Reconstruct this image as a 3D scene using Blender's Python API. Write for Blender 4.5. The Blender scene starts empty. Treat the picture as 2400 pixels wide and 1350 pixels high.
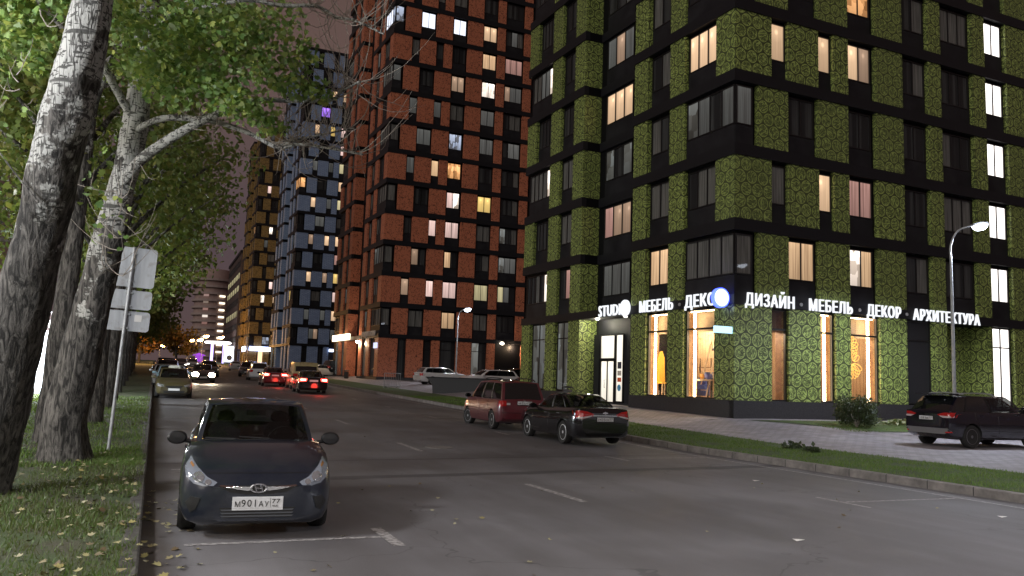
import bpy, bmesh, math, random
import numpy as np
from mathutils import Vector, Matrix
from mathutils.bvhtree import BVHTree
S = bpy.context.scene
COL = S.collection
rnd = random.Random(11)
R = math.radians

# ------------------------------------------------------------------ objects
def link(o):
    COL.objects.link(o)
    return o
def tag(o, label=None, cat=None, group=None, kind=None):
    if label: o['label'] = label
    if cat: o['category'] = cat
    if group: o['group'] = group
    if kind: o['kind'] = kind
    return o
def thing(name, label, cat, loc=(0, 0, 0), rz=0, group=None):
    o = link(bpy.data.objects.new(name, None))
    o.location = loc
    o.rotation_euler = (0, 0, rz)
    o.empty_display_size = .2
    return tag(o, label, cat, group)
def copy_tree(o, parent=None):
    c = link(o.copy())
    c.parent = parent
    for ch in list(o.children):
        copy_tree(ch, c)
    return c

class MB:
    """collects faces and builds ONE mesh object"""
    def __init__(s):
        s.v, s.f, s.mi, s.uv = [], [], [], {}
    def face(s, pts, mi=0, uv=None):
        b = len(s.v)
        s.v += [tuple(p) for p in pts]
        s.f.append(tuple(range(b, b + len(pts))))
        s.mi.append(mi)
        if uv: s.uv[len(s.f) - 1] = uv
    def box(s, x0, y0, z0, x1, y1, z1, mi=0):
        if x0 > x1: x0, x1 = x1, x0
        if y0 > y1: y0, y1 = y1, y0
        if z0 > z1: z0, z1 = z1, z0
        b = len(s.v)
        s.v += [(x, y, z) for z in (z0, z1) for y in (y0, y1) for x in (x0, x1)]
        for q in ((0, 2, 3, 1), (4, 5, 7, 6), (0, 1, 5, 4), (2, 6, 7, 3), (0, 4, 6, 2), (1, 3, 7, 5)):
            s.f.append(tuple(b + i for i in q)); s.mi.append(mi)
    def tube(s, pts, rad, n=8, mi=0, cap=True):
        pts = [Vector(p) for p in pts]
        if not hasattr(rad, '__len__'): rad = [rad] * len(pts)
        b = len(s.v)
        up = None
        for i, p in enumerate(pts):
            d = (pts[min(i + 1, len(pts) - 1)] - pts[max(i - 1, 0)])
            if d.length < 1e-6: d = Vector((0, 0, 1))
            d.normalize()
            if up is None:
                up = Vector((0, 0, 1)) if abs(d.z) < .9 else Vector((1, 0, 0))
            a = d.cross(up)
            if a.length < 1e-4: a = d.cross(Vector((0, 1, 0)))
            a.normalize()
            c = a.cross(d).normalized()
            up = c
            for k in range(n):
                t = 2 * math.pi * k / n
                s.v.append(tuple(p + (a * math.cos(t) + c * math.sin(t)) * rad[i]))
        for i in range(len(pts) - 1):
            for k in range(n):
                k2 = (k + 1) % n
                s.f.append((b + i * n + k, b + i * n + k2, b + (i + 1) * n + k2, b + (i + 1) * n + k)); s.mi.append(mi)
        if cap:
            s.f.append(tuple(b + k for k in range(n - 1, -1, -1))); s.mi.append(mi)
            e = b + (len(pts) - 1) * n
            s.f.append(tuple(e + k for k in range(n))); s.mi.append(mi)
    def lathe(s, prof, n=16, mi=0, origin=(0, 0, 0), axis='z'):
        b = len(s.v); o = Vector(origin)
        for r, h in prof:
            for k in range(n):
                t = 2 * math.pi * k / n
                c, q = r * math.cos(t), r * math.sin(t)
                p = {'z': (c, q, h), 'x': (h, c, q), 'y': (q, h, c)}[axis]
                s.v.append(tuple(o + Vector(p)))
        for i in range(len(prof) - 1):
            for k in range(n):
                k2 = (k + 1) % n
                s.f.append((b + i * n + k, b + i * n + k2, b + (i + 1) * n + k2, b + (i + 1) * n + k)); s.mi.append(mi)
        for i, rev in ((0, 1), (len(prof) - 1, 0)):
            if prof[i][0] > 1e-4:
                q = [b + i * n + k for k in range(n)]
                s.f.append(tuple(q[::-1] if rev else q)); s.mi.append(mi)
    def prism(s, poly, y0, y1, mi=0):
        """poly of (x,z) extruded along y"""
        n = len(poly); b = len(s.v)
        s.v += [(x, y0, z) for x, z in poly] + [(x, y1, z) for x, z in poly]
        s.f.append(tuple(range(b, b + n))); s.mi.append(mi)
        s.f.append(tuple(range(b + 2 * n - 1, b + n - 1, -1))); s.mi.append(mi)
        for i in range(n):
            j = (i + 1) % n
            s.f.append((b + i, b + n + i, b + n + j, b + j)); s.mi.append(mi)
    def mesh(s, name, mats):
        me = bpy.data.meshes.new(name)
        me.from_pydata(s.v, [], s.f)
        for m in (mats if isinstance(mats, (list, tuple)) else [mats]):
            me.materials.append(m)
        me.polygons.foreach_set('material_index', s.mi)
        if s.uv:
            ul = me.uv_layers.new(name='UVMap')
            for fi, uv in s.uv.items():
                for li, c in zip(me.polygons[fi].loop_indices, uv):
                    ul.data[li].uv = c
        me.update()
        return me
    def build(s, name, mats, parent=None, smooth=False, fix=False, loc=None):
        me = s.mesh(name, mats)
        if fix:
            bm = bmesh.new(); bm.from_mesh(me)
            bmesh.ops.remove_doubles(bm, verts=bm.verts, dist=1e-5)
            bmesh.ops.recalc_face_normals(bm, faces=bm.faces)
            bm.to_mesh(me); bm.free()
        o = link(bpy.data.objects.new(name, me))
        if parent: o.parent = parent
        if loc: o.location = loc
        if smooth: shade(me, smooth if smooth is not True else 40)
        return o
def shade(me, ang=40):
    me.polygons.foreach_set('use_smooth', [True] * len(me.polygons))
    me.set_sharp_from_angle(angle=R(ang))

# ------------------------------------------------------------------ materials
class NT:
    def __init__(s, name):
        s.m = bpy.data.materials.new(name); s.m.use_nodes = True
        s.t = s.m.node_tree; s.t.nodes.clear()
        s.o = s.t.nodes.new('ShaderNodeOutputMaterial')
    def put(s, sock, v):
        if isinstance(v, bpy.types.NodeSocket): s.t.links.new(v, sock)
        elif v is not None:
            if hasattr(v, '__len__') and len(v) == 3 and sock.type == 'RGBA': v = (*v, 1)
            sock.default_value = v
    def n(s, t, out=0, props=None, **kw):
        nd = s.t.nodes.new('ShaderNode' + t)
        for k, v in (props or {}).items(): setattr(nd, k, v)
        for k, v in kw.items():
            s.put(nd.inputs[int(k[1:])] if k[0] == 'i' and k[1:].isdigit() else nd.inputs[k.replace('_', ' ')], v)
        return nd.outputs[out]
    def ma(s, op, a, b=None, c=None, clamp=False):
        return s.n('Math', props=dict(operation=op, use_clamp=clamp), i0=a, i1=b, i2=c)
    def mix(s, f, a, b):
        nd = s.t.nodes.new('ShaderNodeMix'); nd.data_type = 'RGBA'
        s.put(nd.inputs[0], f); s.put(nd.inputs[6], a); s.put(nd.inputs[7], b)
        return nd.outputs[2]
    def ramp(s, f, stops, interp='LINEAR'):
        nd = s.t.nodes.new('ShaderNodeValToRGB'); cr = nd.color_ramp; cr.interpolation = interp
        while len(cr.elements) < len(stops): cr.elements.new(.5)
        for e, (p, c) in zip(cr.elements, stops):
            e.position = p; e.color = (*c, 1) if hasattr(c, '__len__') else (c, c, c, 1)
        s.put(nd.inputs[0], f)
        return nd.outputs[0]
    def obj(s): return s.n('TexCoord', 3)
    def uv(s): return s.n('TexCoord', 2)
    def pos(s): return s.n('NewGeometry', 0)
    def mp(s, v, sc=(1, 1, 1), loc=(0, 0, 0), rot=(0, 0, 0)):
        return s.n('Mapping', Vector=v, Scale=sc, Location=loc, Rotation=rot)
    def noise(s, v, scale, detail=3, rough=.55, dist=0, out=0):
        return s.n('TexNoise', out, Vector=v, Scale=scale, Detail=detail, Roughness=rough, Distortion=dist)
    def sep(s, v):
        nd = s.t.nodes.new('ShaderNodeSeparateXYZ'); s.put(nd.inputs[0], v); return nd.outputs
    def comb(s, x, y, z=0.0): return s.n('CombineXYZ', i0=x, i1=y, i2=z)
    def bump(s, h, strength=.3, dist=.01): return s.n('Bump', Strength=strength, Distance=dist, Height=h)
    def rand(s): return s.n('ObjectInfo', 5)
    def bsdf(s, color=(.5, .5, .5), rough=.6, **kw):
        b = s.n('BsdfPrincipled', Base_Color=color, Roughness=rough, **kw)
        s.t.links.new(b, s.o.inputs[0]); return s.m
    def out(s, sh): s.t.links.new(sh, s.o.inputs[0]); return s.m

def flat(name, c, rough=.6, **kw): return NT(name).bsdf(c, rough, **kw)
def glow(name, c, st):
    a = NT(name); return a.out(a.n('Emission', Color=c, Strength=st))
def noisy(name, c1, c2, scale=8, rough=.7, bump=.2, bd=.01, **kw):
    a = NT(name); v = a.obj(); f = a.noise(v, scale, 5)
    return a.bsdf(a.mix(a.ramp(f, [(.35, 0), (.65, 1)]), c1, c2), rough, Normal=a.bump(f, bump, bd), **kw)
# ------------------------------------------------------------------ surfaces
def m_asphalt():
    a = NT('asphalt'); p = a.pos()
    big = a.noise(p, .35, 4, .6); mid = a.noise(a.mp(p, (1, .18, 1)), 1.1, 4, .6); fine = a.noise(p, 55, 2, .7)
    vor = a.n('TexVoronoi', 0, Vector=p, Scale=42.0)
    c = a.mix(a.ramp(big, [(.35, 0), (.68, 1)]), (.122, .118, .124), (.195, .188, .197))
    c = a.mix(a.ma('MULTIPLY', a.ramp(mid, [(.4, 0), (.62, 1)]), .5), c, (.095, .089, .089))
    st = a.ramp(vor, [(.0, 1), (.23, 0)])
    low = a.noise(p, .14, 5, .62); c = a.mix(a.ma('MULTIPLY', a.ramp(low, [(.44, 0), (.62, 1)]), .38), c, (.068, .062, .062))
    wv = a.n('VectorMath', props=dict(operation='ADD'), i0=p, i1=a.n('VectorMath', props=dict(operation='SCALE'), i0=a.noise(p, .9, 3, out=1), Scale=1.6))
    ck = a.n('TexVoronoi', 0, props=dict(feature='DISTANCE_TO_EDGE'), Vector=wv, Scale=.19)
    ck = a.ma('MULTIPLY', a.ma('LESS_THAN', ck, .0026), a.ramp(low, [(.40, 0), (.5, 1)])); c = a.mix(a.ma('MULTIPLY', ck, .4), c, (.03, .028, .028))
    pt = a.n('TexVoronoi', 1, props=dict(distance='CHEBYCHEV'), Vector=a.mp(p, (.16, .11, 0), (.3, .2, 0)), Scale=1.0); pb = a.n('RGBToBW', i0=pt)
    c = a.mix(a.ma('MULTIPLY', a.ramp(pb, [(.60, 0), (.61, 1)]), .28), c, (.05, .047, .047))
    c = a.mix(a.ma('MULTIPLY', st, a.ramp(fine, [(.45, .05), (.7, .55)])), c, (.34, .325, .33))
    # the tyre-polished tracks and one dark seam across the street
    x, y, z = a.sep(p)
    w = a.noise(p, .6, 3)
    sy = a.ma('ADD', y, a.ma('MULTIPLY', x, -.10)); sy = a.ma('ADD', sy, a.ma('MULTIPLY', w, .5))
    seam = a.ma('LESS_THAN', a.ma('ABSOLUTE', a.ma('SUBTRACT', sy, 15.05)), a.ma('MULTIPLY', w, .42))
    c = a.mix(a.ma('MULTIPLY', seam, .6), c, (.028, .026, .026))
    s2 = a.ma('LESS_THAN', a.ma('ABSOLUTE', a.ma('SUBTRACT', sy, 18.0)), .07)
    c = a.mix(a.ma('MULTIPLY', s2, .5), c, (.03, .028, .028))
    gut = a.ma('MULTIPLY', a.ramp(a.ma('ADD', x, a.ma('MULTIPLY', w, .35)), [(.35, 1), (.62, 0)]), .75)
    c = a.mix(gut, c, (.042, .031, .024))
    return a.bsdf(c, a.ramp(big, [(.3, .55), (.7, .75)]), Normal=a.bump(a.ma('ADD', fine, a.ma('MULTIPLY', st, .6)), .55, .008))
def m_paving():
    a = NT('concrete_paving'); p = a.mp(a.pos(), rot=(0, 0, R(2)))
    b = a.t.nodes.new('ShaderNodeTexBrick'); a.t.links.new(p, b.inputs['Vector'])
    a.put(b.inputs['Color1'], (.35, .325, .355)); a.put(b.inputs['Color2'], (.26, .24, .265)); a.put(b.inputs['Mortar'], (.09, .08, .08))
    for k, v in (('Scale', 1.0), ('Mortar Size', .014), ('Brick Width', .4), ('Row Height', .2), ('Mortar Smooth', .2)): b.inputs[k].default_value = v
    n = a.noise(p, 1.2, 4); c = a.mix(a.ma('MULTIPLY', a.ramp(n, [(.4, 0), (.7, 1)]), .5), b.outputs[0], (.15, .135, .13))
    return a.bsdf(c, .75, Normal=a.bump(b.outputs[1], -.4, .01))
def m_soil(name, c1, c2, c3):
    a = NT(name); p = a.pos(); n = a.noise(p, 1.3, 5, .65); f = a.noise(a.mp(p, (1, 1, 1)), 26, 4, .7)
    c = a.mix(a.ramp(n, [(.4, 0), (.6, 1)]), c1, c2); c = a.mix(a.ramp(f, [(.45, 0), (.75, 1)]), c, c3)
    return a.bsdf(c, .95, Normal=a.bump(f, .8, .03))
def m_kerb():
    a = NT('kerb_concrete'); p = a.pos(); n = a.noise(p, 3, 5, .65); x, y, z = a.sep(p)
    j = a.ma('LESS_THAN', a.ma('FRACT', y), .02)
    c = a.mix(a.ramp(n, [(.35, 0), (.7, 1)]), (.13, .12, .115), (.27, .25, .235)); c = a.mix(j, c, (.03, .03, .03))
    return a.bsdf(c, .85, Normal=a.bump(n, .4, .02))
def m_paint_line():
    a = NT('worn_road_paint'); n = a.noise(a.pos(), 14, 5, .7); c = a.mix(a.ramp(n, [(.38, 0), (.60, 1)]), (.13, .12, .12), (.42, .40, .39))
    return a.bsdf(c, .7)
# ------------------------------------------------------------------ printed facade panels
def fcoord(a):
    x, y, z = a.sep(a.obj()); return a.ma('ADD', x, y), z
def m_print_green():
    a = NT('green_plate_print'); u, z = fcoord(a)
    px, pz = .60, 1.04
    U = a.ma('DIVIDE', u, px); Z = a.ma('DIVIDE', z, pz)
    def cell(o):
        fu = a.ma('SUBTRACT', a.ma('FRACT', a.ma('ADD', U, o)), .5)
        fz = a.ma('MULTIPLY', a.ma('SUBTRACT', a.ma('FRACT', a.ma('ADD', Z, o)), .5), pz / px)
        iu = a.ma('FLOOR', a.ma('ADD', U, o)); iz = a.ma('FLOOR', a.ma('ADD', Z, o))
        r = a.ma('SQRT', a.ma('ADD', a.ma('MULTIPLY', fu, fu), a.ma('MULTIPLY', fz, fz)))
        return r, fu, fz, a.ma('ADD', a.ma('MULTIPLY', iu, 12.9), a.ma('ADD', a.ma('MULTIPLY', iz, 78.2), o * 31))
    r1, u1, z1, h1 = cell(0.0); r2, u2, z2, h2 = cell(.5)
    k = a.ma('LESS_THAN', r1, r2); sel = lambda p, q: a.ma('ADD', q, a.ma('MULTIPLY', k, a.ma('SUBTRACT', p, q)))
    r = a.ma('MINIMUM', r1, r2); fu, fz, h = sel(u1, u2), sel(z1, z2), sel(h1, h2)
    edge = a.ma('ABSOLUTE', a.ma('SUBTRACT', r1, r2))
    ang = a.ma('MULTIPLY', a.ma('FRACT', a.ma('MULTIPLY', a.ma('SINE', h), 43.7)), 6.28)
    ca, sa = a.ma('COSINE', ang), a.ma('SINE', ang)
    q = a.ma('ADD', a.ma('MULTIPLY', fu, ca), a.ma('MULTIPLY', fz, sa)); w = a.ma('SUBTRACT', a.ma('MULTIPLY', fz, ca), a.ma('MULTIPLY', fu, sa))
    vv = a.comb(a.ma('MULTIPLY', q, 2.2), a.ma('MULTIPLY', w, 7.0), a.ma('MULTIPLY', h, 3.3)); nz = a.noise(vv, 1.6, 2, .5)
    ink = a.ma('MULTIPLY', a.ma('LESS_THAN', a.ma('ABSOLUTE', a.ma('SUBTRACT', nz, .5)), .052), a.ma('LESS_THAN', r, .42))
    blk = a.ma('MULTIPLY', a.ma('GREATER_THAN', nz, .585), a.ma('LESS_THAN', r, .38))
    mid = a.ma('MULTIPLY', a.ma('LESS_THAN', r, .42), a.ma('LESS_THAN', a.ma('ABSOLUTE', q), .22))
    ring = a.ma('MULTIPLY', a.ma('GREATER_THAN', r, .45), a.ma('LESS_THAN', r, .525))
    web = a.ma('MULTIPLY', a.ma('GREATER_THAN', r, .46), a.ma('LESS_THAN', edge, .13))
    c = a.mix(a.ma('MULTIPLY', mid, .55), (.43, .54, .155), (.30, .39, .105))
    dark = a.ma('MAXIMUM', a.ma('MAXIMUM', ink, blk), a.ma('MAXIMUM', ring, web))
    c = a.mix(a.ma('MULTIPLY', dark, .95), c, (.026, .036, .010))
    c = a.mix(a.ma('MULTIPLY', a.rand(), .28), c, (.10, .13, .045))
    return a.bsdf(c, .55)
def m_print_red():
    a = NT('orange_leaf_print'); u, z = fcoord(a); v = a.comb(u, z, 0.0)
    n1 = a.noise(v, 5.2, 2, .5, 1.6); n2 = a.n('TexVoronoi', 0, Vector=a.n('VectorMath', props=dict(operation='ADD'), i0=v, i1=a.n('VectorMath', props=dict(operation='SCALE'), i0=a.noise(v, 6, 1, out=1), Scale=.18)), Scale=4.6)
    d = a.ma('MAXIMUM', a.ramp(n1, [(.57, 0), (.60, 1)]), a.ramp(n2, [(.17, 1), (.21, 0)]))
    return a.bsdf(a.mix(a.ma('MULTIPLY', d, .85), (.50, .165, .088), (.070, .016, .010)), .55)
def m_print_brick(name, c1, c2, mo, blot=0):
    a = NT(name); u, z = fcoord(a); v = a.comb(u, z, 0.0)
    b = a.t.nodes.new('ShaderNodeTexBrick'); a.t.links.new(v, b.inputs['Vector'])
    a.put(b.inputs['Color1'], c1); a.put(b.inputs['Color2'], c2); a.put(b.inputs['Mortar'], mo)
    for k, q in (('Scale', 1.0), ('Mortar Size', .028), ('Brick Width', .62), ('Row Height', .19)): b.inputs[k].default_value = q
    c = b.outputs[0]
    if blot:
        n = a.noise(a.mp(v, (1, 2.6, 1)), 1.9, 2, .5, .8); c = a.mix(a.ma('MULTIPLY', a.ramp(n, [(.56, 0), (.60, 1)]), .8), c, mo)
    return a.bsdf(c, .55)
# ------------------------------------------------------------------ window panes (UV: one unit per pane)
def pane_dark(name, base, curtain, amount):
    a = NT(name); x, y, z = a.sep(a.uv()); r = a.rand()
    f = a.noise(a.comb(a.ma('MULTIPLY', x, 9.0), a.ma('MULTIPLY', y, .5), a.ma('MULTIPLY', r, 90)), 1.4, 3, .6)
    cover = a.noise(a.comb(a.ma('MULTIPLY', x, .9), 0.0, a.ma('MULTIPLY', r, 57)), 1.3, 1)
    k = a.ma('MULTIPLY', a.ramp(f, [(.3, .25), (.7, 1)]), a.ramp(cover, [(.5 - .3 * amount, 0), (.58 - .3 * amount, 1)]))
    c = a.mix(k, base, curtain)
    return a.bsdf(c, .9, Coat_Weight=.3, Coat_Roughness=.03)
def pane_lit(name, col, st, style):
    a = NT(name); x, y, z = a.sep(a.uv()); r = a.rand(); fx = a.ma('FRACT', x)
    fold = a.noise(a.comb(a.ma('MULTIPLY', x, 8.0), a.ma('MULTIPLY', y, .35), a.ma('MULTIPLY', r, 90)), 1.5, 3, .6)
    if style == 'curtain':
        g = a.ma('MULTIPLY', a.ramp(fold, [(.3, .55), (.7, 1.1)]), a.ramp(y, [(0, .75), (.8, 1), (1, 1.2)]))
        c = a.mix(a.ramp(fold, [(.35, .25), (.7, 0)]), col, (col[0] * .6, col[1] * .42, col[2] * .32))
    elif style == 'blind':
        sl = a.ramp(a.ma('FRACT', a.ma('MULTIPLY', y, 16)), [(.0, .35), (.25, 1), (.8, 1), (1, .35)])
        g = sl; c = col
    elif style == 'room':
        # shelves, door heads and a wall behind the pane
        v = a.comb(a.ma('ADD', x, a.ma('MULTIPLY', r, 40)), a.ma('MULTIPLY', y, 1.5), a.ma('MULTIPLY', r, 9))
        b = a.n('TexVoronoi', 1, props=dict(distance='CHEBYCHEV'), Vector=v, Scale=1.9)
        bw = a.n('RGBToBW', i0=b); g = a.ma('MULTIPLY', a.ramp(bw, [(.2, .35), (.5, .8), (.8, 1.15)]), a.ramp(y, [(0, .55), (.55, .85), (1, 1.15)]))
        c = a.mix(bw, (col[0] * .9, col[1] * .75, col[2] * .6), col)
    else:
        g = a.ma('MULTIPLY', a.ramp(y, [(0, .72), (1, 1.1)]), a.ramp(fold, [(.3, .8), (.7, 1.08)])); c = col
        if st < 1.4:
            lx = a.ma('SUBTRACT', fx, a.ma('ADD', .2, a.ma('MULTIPLY', a.ma('FRACT', a.ma('MULTIPLY', r, 7.3)), .6))); ly = a.ma('MULTIPLY', a.ma('SUBTRACT', y, .80), 1.7)
            dl = a.ma('SQRT', a.ma('ADD', a.ma('MULTIPLY', lx, lx), a.ma('MULTIPLY', ly, ly)))
            g = a.ma('ADD', g, a.ma('MULTIPLY', a.ramp(dl, [(.05, 1), (.16, .25), (.5, 0)]), .9))
            g = a.ma('MULTIPLY', g, a.ramp(fx, [(0, .62), (.16, .95), (.3, 1), (.8, 1), (1, .75)]))
    g = a.ma('MULTIPLY', g, a.ma('ADD', .75, a.ma('MULTIPLY', r, .5)))
    em = a.n('Emission', Color=c, Strength=a.ma('MULTIPLY', g, st))
    gl = a.n('BsdfGlossy', Color=(.06, .06, .065), Roughness=.05)
    return a.out(a.n('AddShader', i0=em, i1=gl))
PANE = {}
def panes():
    P = PANE
    P['d'] = pane_dark('dark_window_glass', (.006, .006, .008), (.055, .058, .06), .1)
    P['c'] = pane_dark('curtained_window_glass', (.010, .010, .012), (.20, .20, .19), .9)
    P['g'] = pane_lit('dim_grey_window', (.42, .43, .41), .16, 'curtain')
    P['G'] = pane_lit('grey_room_window', (.50, .54, .54), .22, 'room')
    P['w'] = pane_lit('warm_window', (1, .66, .40), .62, 'plain')
    P['u'] = pane_lit('warm_curtain_window', (1, .66, .38), .62, 'curtain')
    P['m'] = pane_lit('dim_warm_window', (1, .66, .45), .24, 'plain')
    P['W'] = pane_lit('white_lit_window', (1, .92, .86), 1.5, 'room')
    P['B'] = pane_lit('white_blind_window', (.82, .86, 1), 1.15, 'blind')
    P['b'] = pane_lit('bluish_lit_window', (.62, .74, 1), .55, 'room')
    P['y'] = pane_lit('yellow_lit_window', (1, .68, .22), .6, 'plain')
    P['l'] = pane_lit('pale_yellow_window', (1, .90, .52), .5, 'curtain')
    P['p'] = pane_lit('pinkish_lit_window', (1, .72, .66), .85, 'curtain')
    P['r'] = pane_lit('rosy_dim_window', (1, .56, .48), .34, 'curtain')
    P['o'] = pane_lit('orange_lit_window', (1, .52, .22), .85, 'room')
    P['v'] = pane_lit('purple_lit_window', (.42, .20, 1), 1.0, 'plain')
panes()
def m_signback():
    a = NT('grey_sign_back'); p = a.obj(); n = a.noise(a.mp(p, (7, 7, 1.1)), 1.0, 4, .6); n2 = a.noise(p, 5, 4, .6)
    c = a.mix(a.ramp(n, [(.35, 0), (.7, 1)]), (.44, .47, .51), (.30, .32, .35)); c = a.mix(a.ma('MULTIPLY', a.ramp(n2, [(.6, 0), (.72, 1)]), .5), c, (.20, .18, .16))
    return a.bsdf(c, .5)
M = dict(
    asphalt=m_asphalt(), paving=m_paving(), kerb=m_kerb(), line=m_paint_line(), kerb2=noisy('dirty_kerb', (.035, .032, .028), (.085, .078, .068), 5, .9, .3),
    soil=m_soil('grass_soil', (.056, .054, .032), (.040, .072, .018), (.092, .085, .052)),
    lawn=m_soil('lawn_soil', (.05, .075, .022), (.06, .11, .025), (.08, .08, .04)),
    green=m_print_green(), red=m_print_red(),
    blue=m_print_brick('blue_brick_print', (.34, .45, .66), (.26, .36, .57), (.11, .15, .27)),
    olive=m_print_brick('olive_brick_print', (.36, .25, .085), (.29, .20, .065), (.06, .04, .018), 1),
    dark=flat('black_cladding', (.0035, .0035, .005), .6, Specular_IOR_Level=.15),
    spand=noisy('charcoal_spandrel', (.010, .010, .013), (.021, .021, .025), 1.1, .55, 0, Specular_IOR_Level=.25),
    band=flat('dark_metal_band', (.012, .012, .015), .5, Specular_IOR_Level=.25),
    plinth=noisy('dark_granite', (.020, .019, .021), (.040, .037, .040), 30, .5, .1),
    frame=flat('black_window_frame', (.010, .009, .010), .4),
    white=flat('white_plaster', (.72, .70, .66), .8),
    metal=noisy('galvanised_metal', (.30, .32, .34), (.44, .46, .48), 6, .5, .05, Metallic=.35),
    signback=m_signback(),
    concrete=noisy('grey_concrete', (.16, .15, .14), (.26, .25, .23), 4, .85, .2),
    plastic=flat('black_plastic', (.010, .010, .011), .45),
    chrome=flat('chrome', (.75, .76, .78), .12, Metallic=1.0),
    led=glow('warm_led_strip', (1, .74, .42), 14),
    letters=glow('lit_sign_letters', (.92, .95, 1), .82),
)
# ------------------------------------------------------------------ the ground: s = along the street (Y), t = across (X)
def sm(x): x = max(0., min(1., x)); return x * x * (3 - 2 * x)
def zr(s): return .017 * (max(0, min(s, 260) - 20))
def gz(t, s):
    z = zr(s)
    if t < 0: return z + .15
    if t <= 14.05: return z
    return z + .15 + min(.05, .015 * (t - 14.2)) + .32 * sm((t - 17.6) / 3.7) * sm((s - 19) / 8)
def frange(a, b, st):
    n = max(1, int(math.ceil((b - a) / st))); return [a + (b - a) * i / n for i in range(n + 1)]
def sheet(name, t0, t1, ss, tn, off, mat, parent=None, kind='structure', fn=None):
    """strip between the borders t0(s) and t1(s)"""
    f0 = t0 if callable(t0) else (lambda s: t0); f1 = t1 if callable(t1) else (lambda s: t1)
    b = MB(); P = []
    for s in ss:
        P.append([(f0(s) + (f1(s) - f0(s)) * i / tn, s, 0) for i in range(tn + 1)])
    vs = [(x, y, (fn or gz)(x, y) + off) for row in P for x, y, _ in row]
    b.v = vs; w = tn + 1
    for i in range(len(ss) - 1):
        for j in range(tn):
            b.f.append((i * w + j, i * w + j + 1, (i + 1) * w + j + 1, (i + 1) * w + j)); b.mi.append(0)
    o = b.build(name, mat, parent, smooth=True)
    return tag(o, kind=kind)
SS = frange(-40, 60, 2) + frange(66, 460, 12)[0:]
g = MB(); q = 2500
g.face([(-q, -q, -.6), (q, -q, -.6), (q, q, -.6), (-q, q, -.6)])
tag(g.build('ground', flat('dark_ground', (.03, .03, .028), .95)), kind='structure')
road_fn = lambda t, s: zr(s)
sheet('road', -.02, 14.06, SS, 8, 0, M['asphalt'], fn=road_fn)
sheet('verge', -60, -.16, SS, 14, 0, M['soil'], fn=lambda t, s: zr(s) + .15 + (.0 if t > -1 else .05 * math.sin(s * .9 + t) * min(1, (-t - 1) * .4)))
V_IN = lambda s: 17.55
sheet('right_verge', 14.22, V_IN, SS, 4, 0, M['lawn'])
BED = lambda s: s
sheet('pavement', 17.55, 26.6, frange(-40, 27.2, 1) , 8, .0, M['paving'])
sheet('pavement', 17.55, 21.6, frange(27.2, 60, 1.5) + frange(66, 230, 8), 6, .0, M['paving'])
sheet('parking_lot', 26.6, 60, frange(-40, 27.2, 2), 8, .0, M['paving'])
sheet('parking_lot', 21.6, 70, frange(27.2, 230, 4), 10, -.02, flat('yard_asphalt', (.05, .048, .048), .85))
# lawn bed at the foot of the right facade, wedge shaped
sheet('lawn', lambda s: 24.6 - (s - 22.9) * 1.05, 33, frange(22.9, 26.2, .3), 8, .02, M['lawn'])
def kerb(name, t0, t1, ss, mat=None):
    b = MB(); pr = [(t0, -.1), (t0, .15), (t0 + .02, .165), (t1 - .02, .165), (t1, .15), (t1, -.1)]
    b.v = [(x, s, zr(s) + z) for s in ss for x, z in pr]; n = len(pr)
    for i in range(len(ss) - 1):
        for j in range(n - 1):
            b.f.append((i * n + j, i * n + j + 1, (i + 1) * n + j + 1, (i + 1) * n + j)); b.mi.append(0)
    tag(b.build(name, mat or M['kerb'], fix=True), kind='structure')
kerb('kerb', -.16, 0.0, SS, M['kerb2']); kerb('kerb', 14.06, 14.24, SS)
b = MB()
def line(x0, y0, x1, y1, w):
    d = Vector((x1 - x0, y1 - y0)); L = d.length; d /= L; p = Vector((-d.y, d.x)) * w / 2
    n = max(1, int(L / 3))
    for i in range(n):
        a0 = Vector((x0, y0)) + d * L * i / n; a1 = Vector((x0, y0)) + d * L * (i + 1) / n
        b.face([(v.x, v.y, zr(v.y) + .005) for v in (a0 - p, a1 - p, a1 + p, a0 + p)])
for k in range(-2, 24): line(6.27, 11.62 + 8.55 * k, 6.27, 13.8 + 8.55 * k, .14)
for k in range(0, 12):
    y = 9.55 + 7.1 * k
    line(.42, y, 2.52, y, .09); line(2.6, y - .55, 2.6, y + .55, .14)
line(13.45, -30, 13.45, 150, .09)
for k in range(0, 10):
    y = 10.8 + 7.4 * k
    line(10.75, y, 13.35, y, .09); line(10.68, y - .6, 10.68, y + .6, .10)
tag(b.build('road_marking', M['line']), kind='structure')
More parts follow.
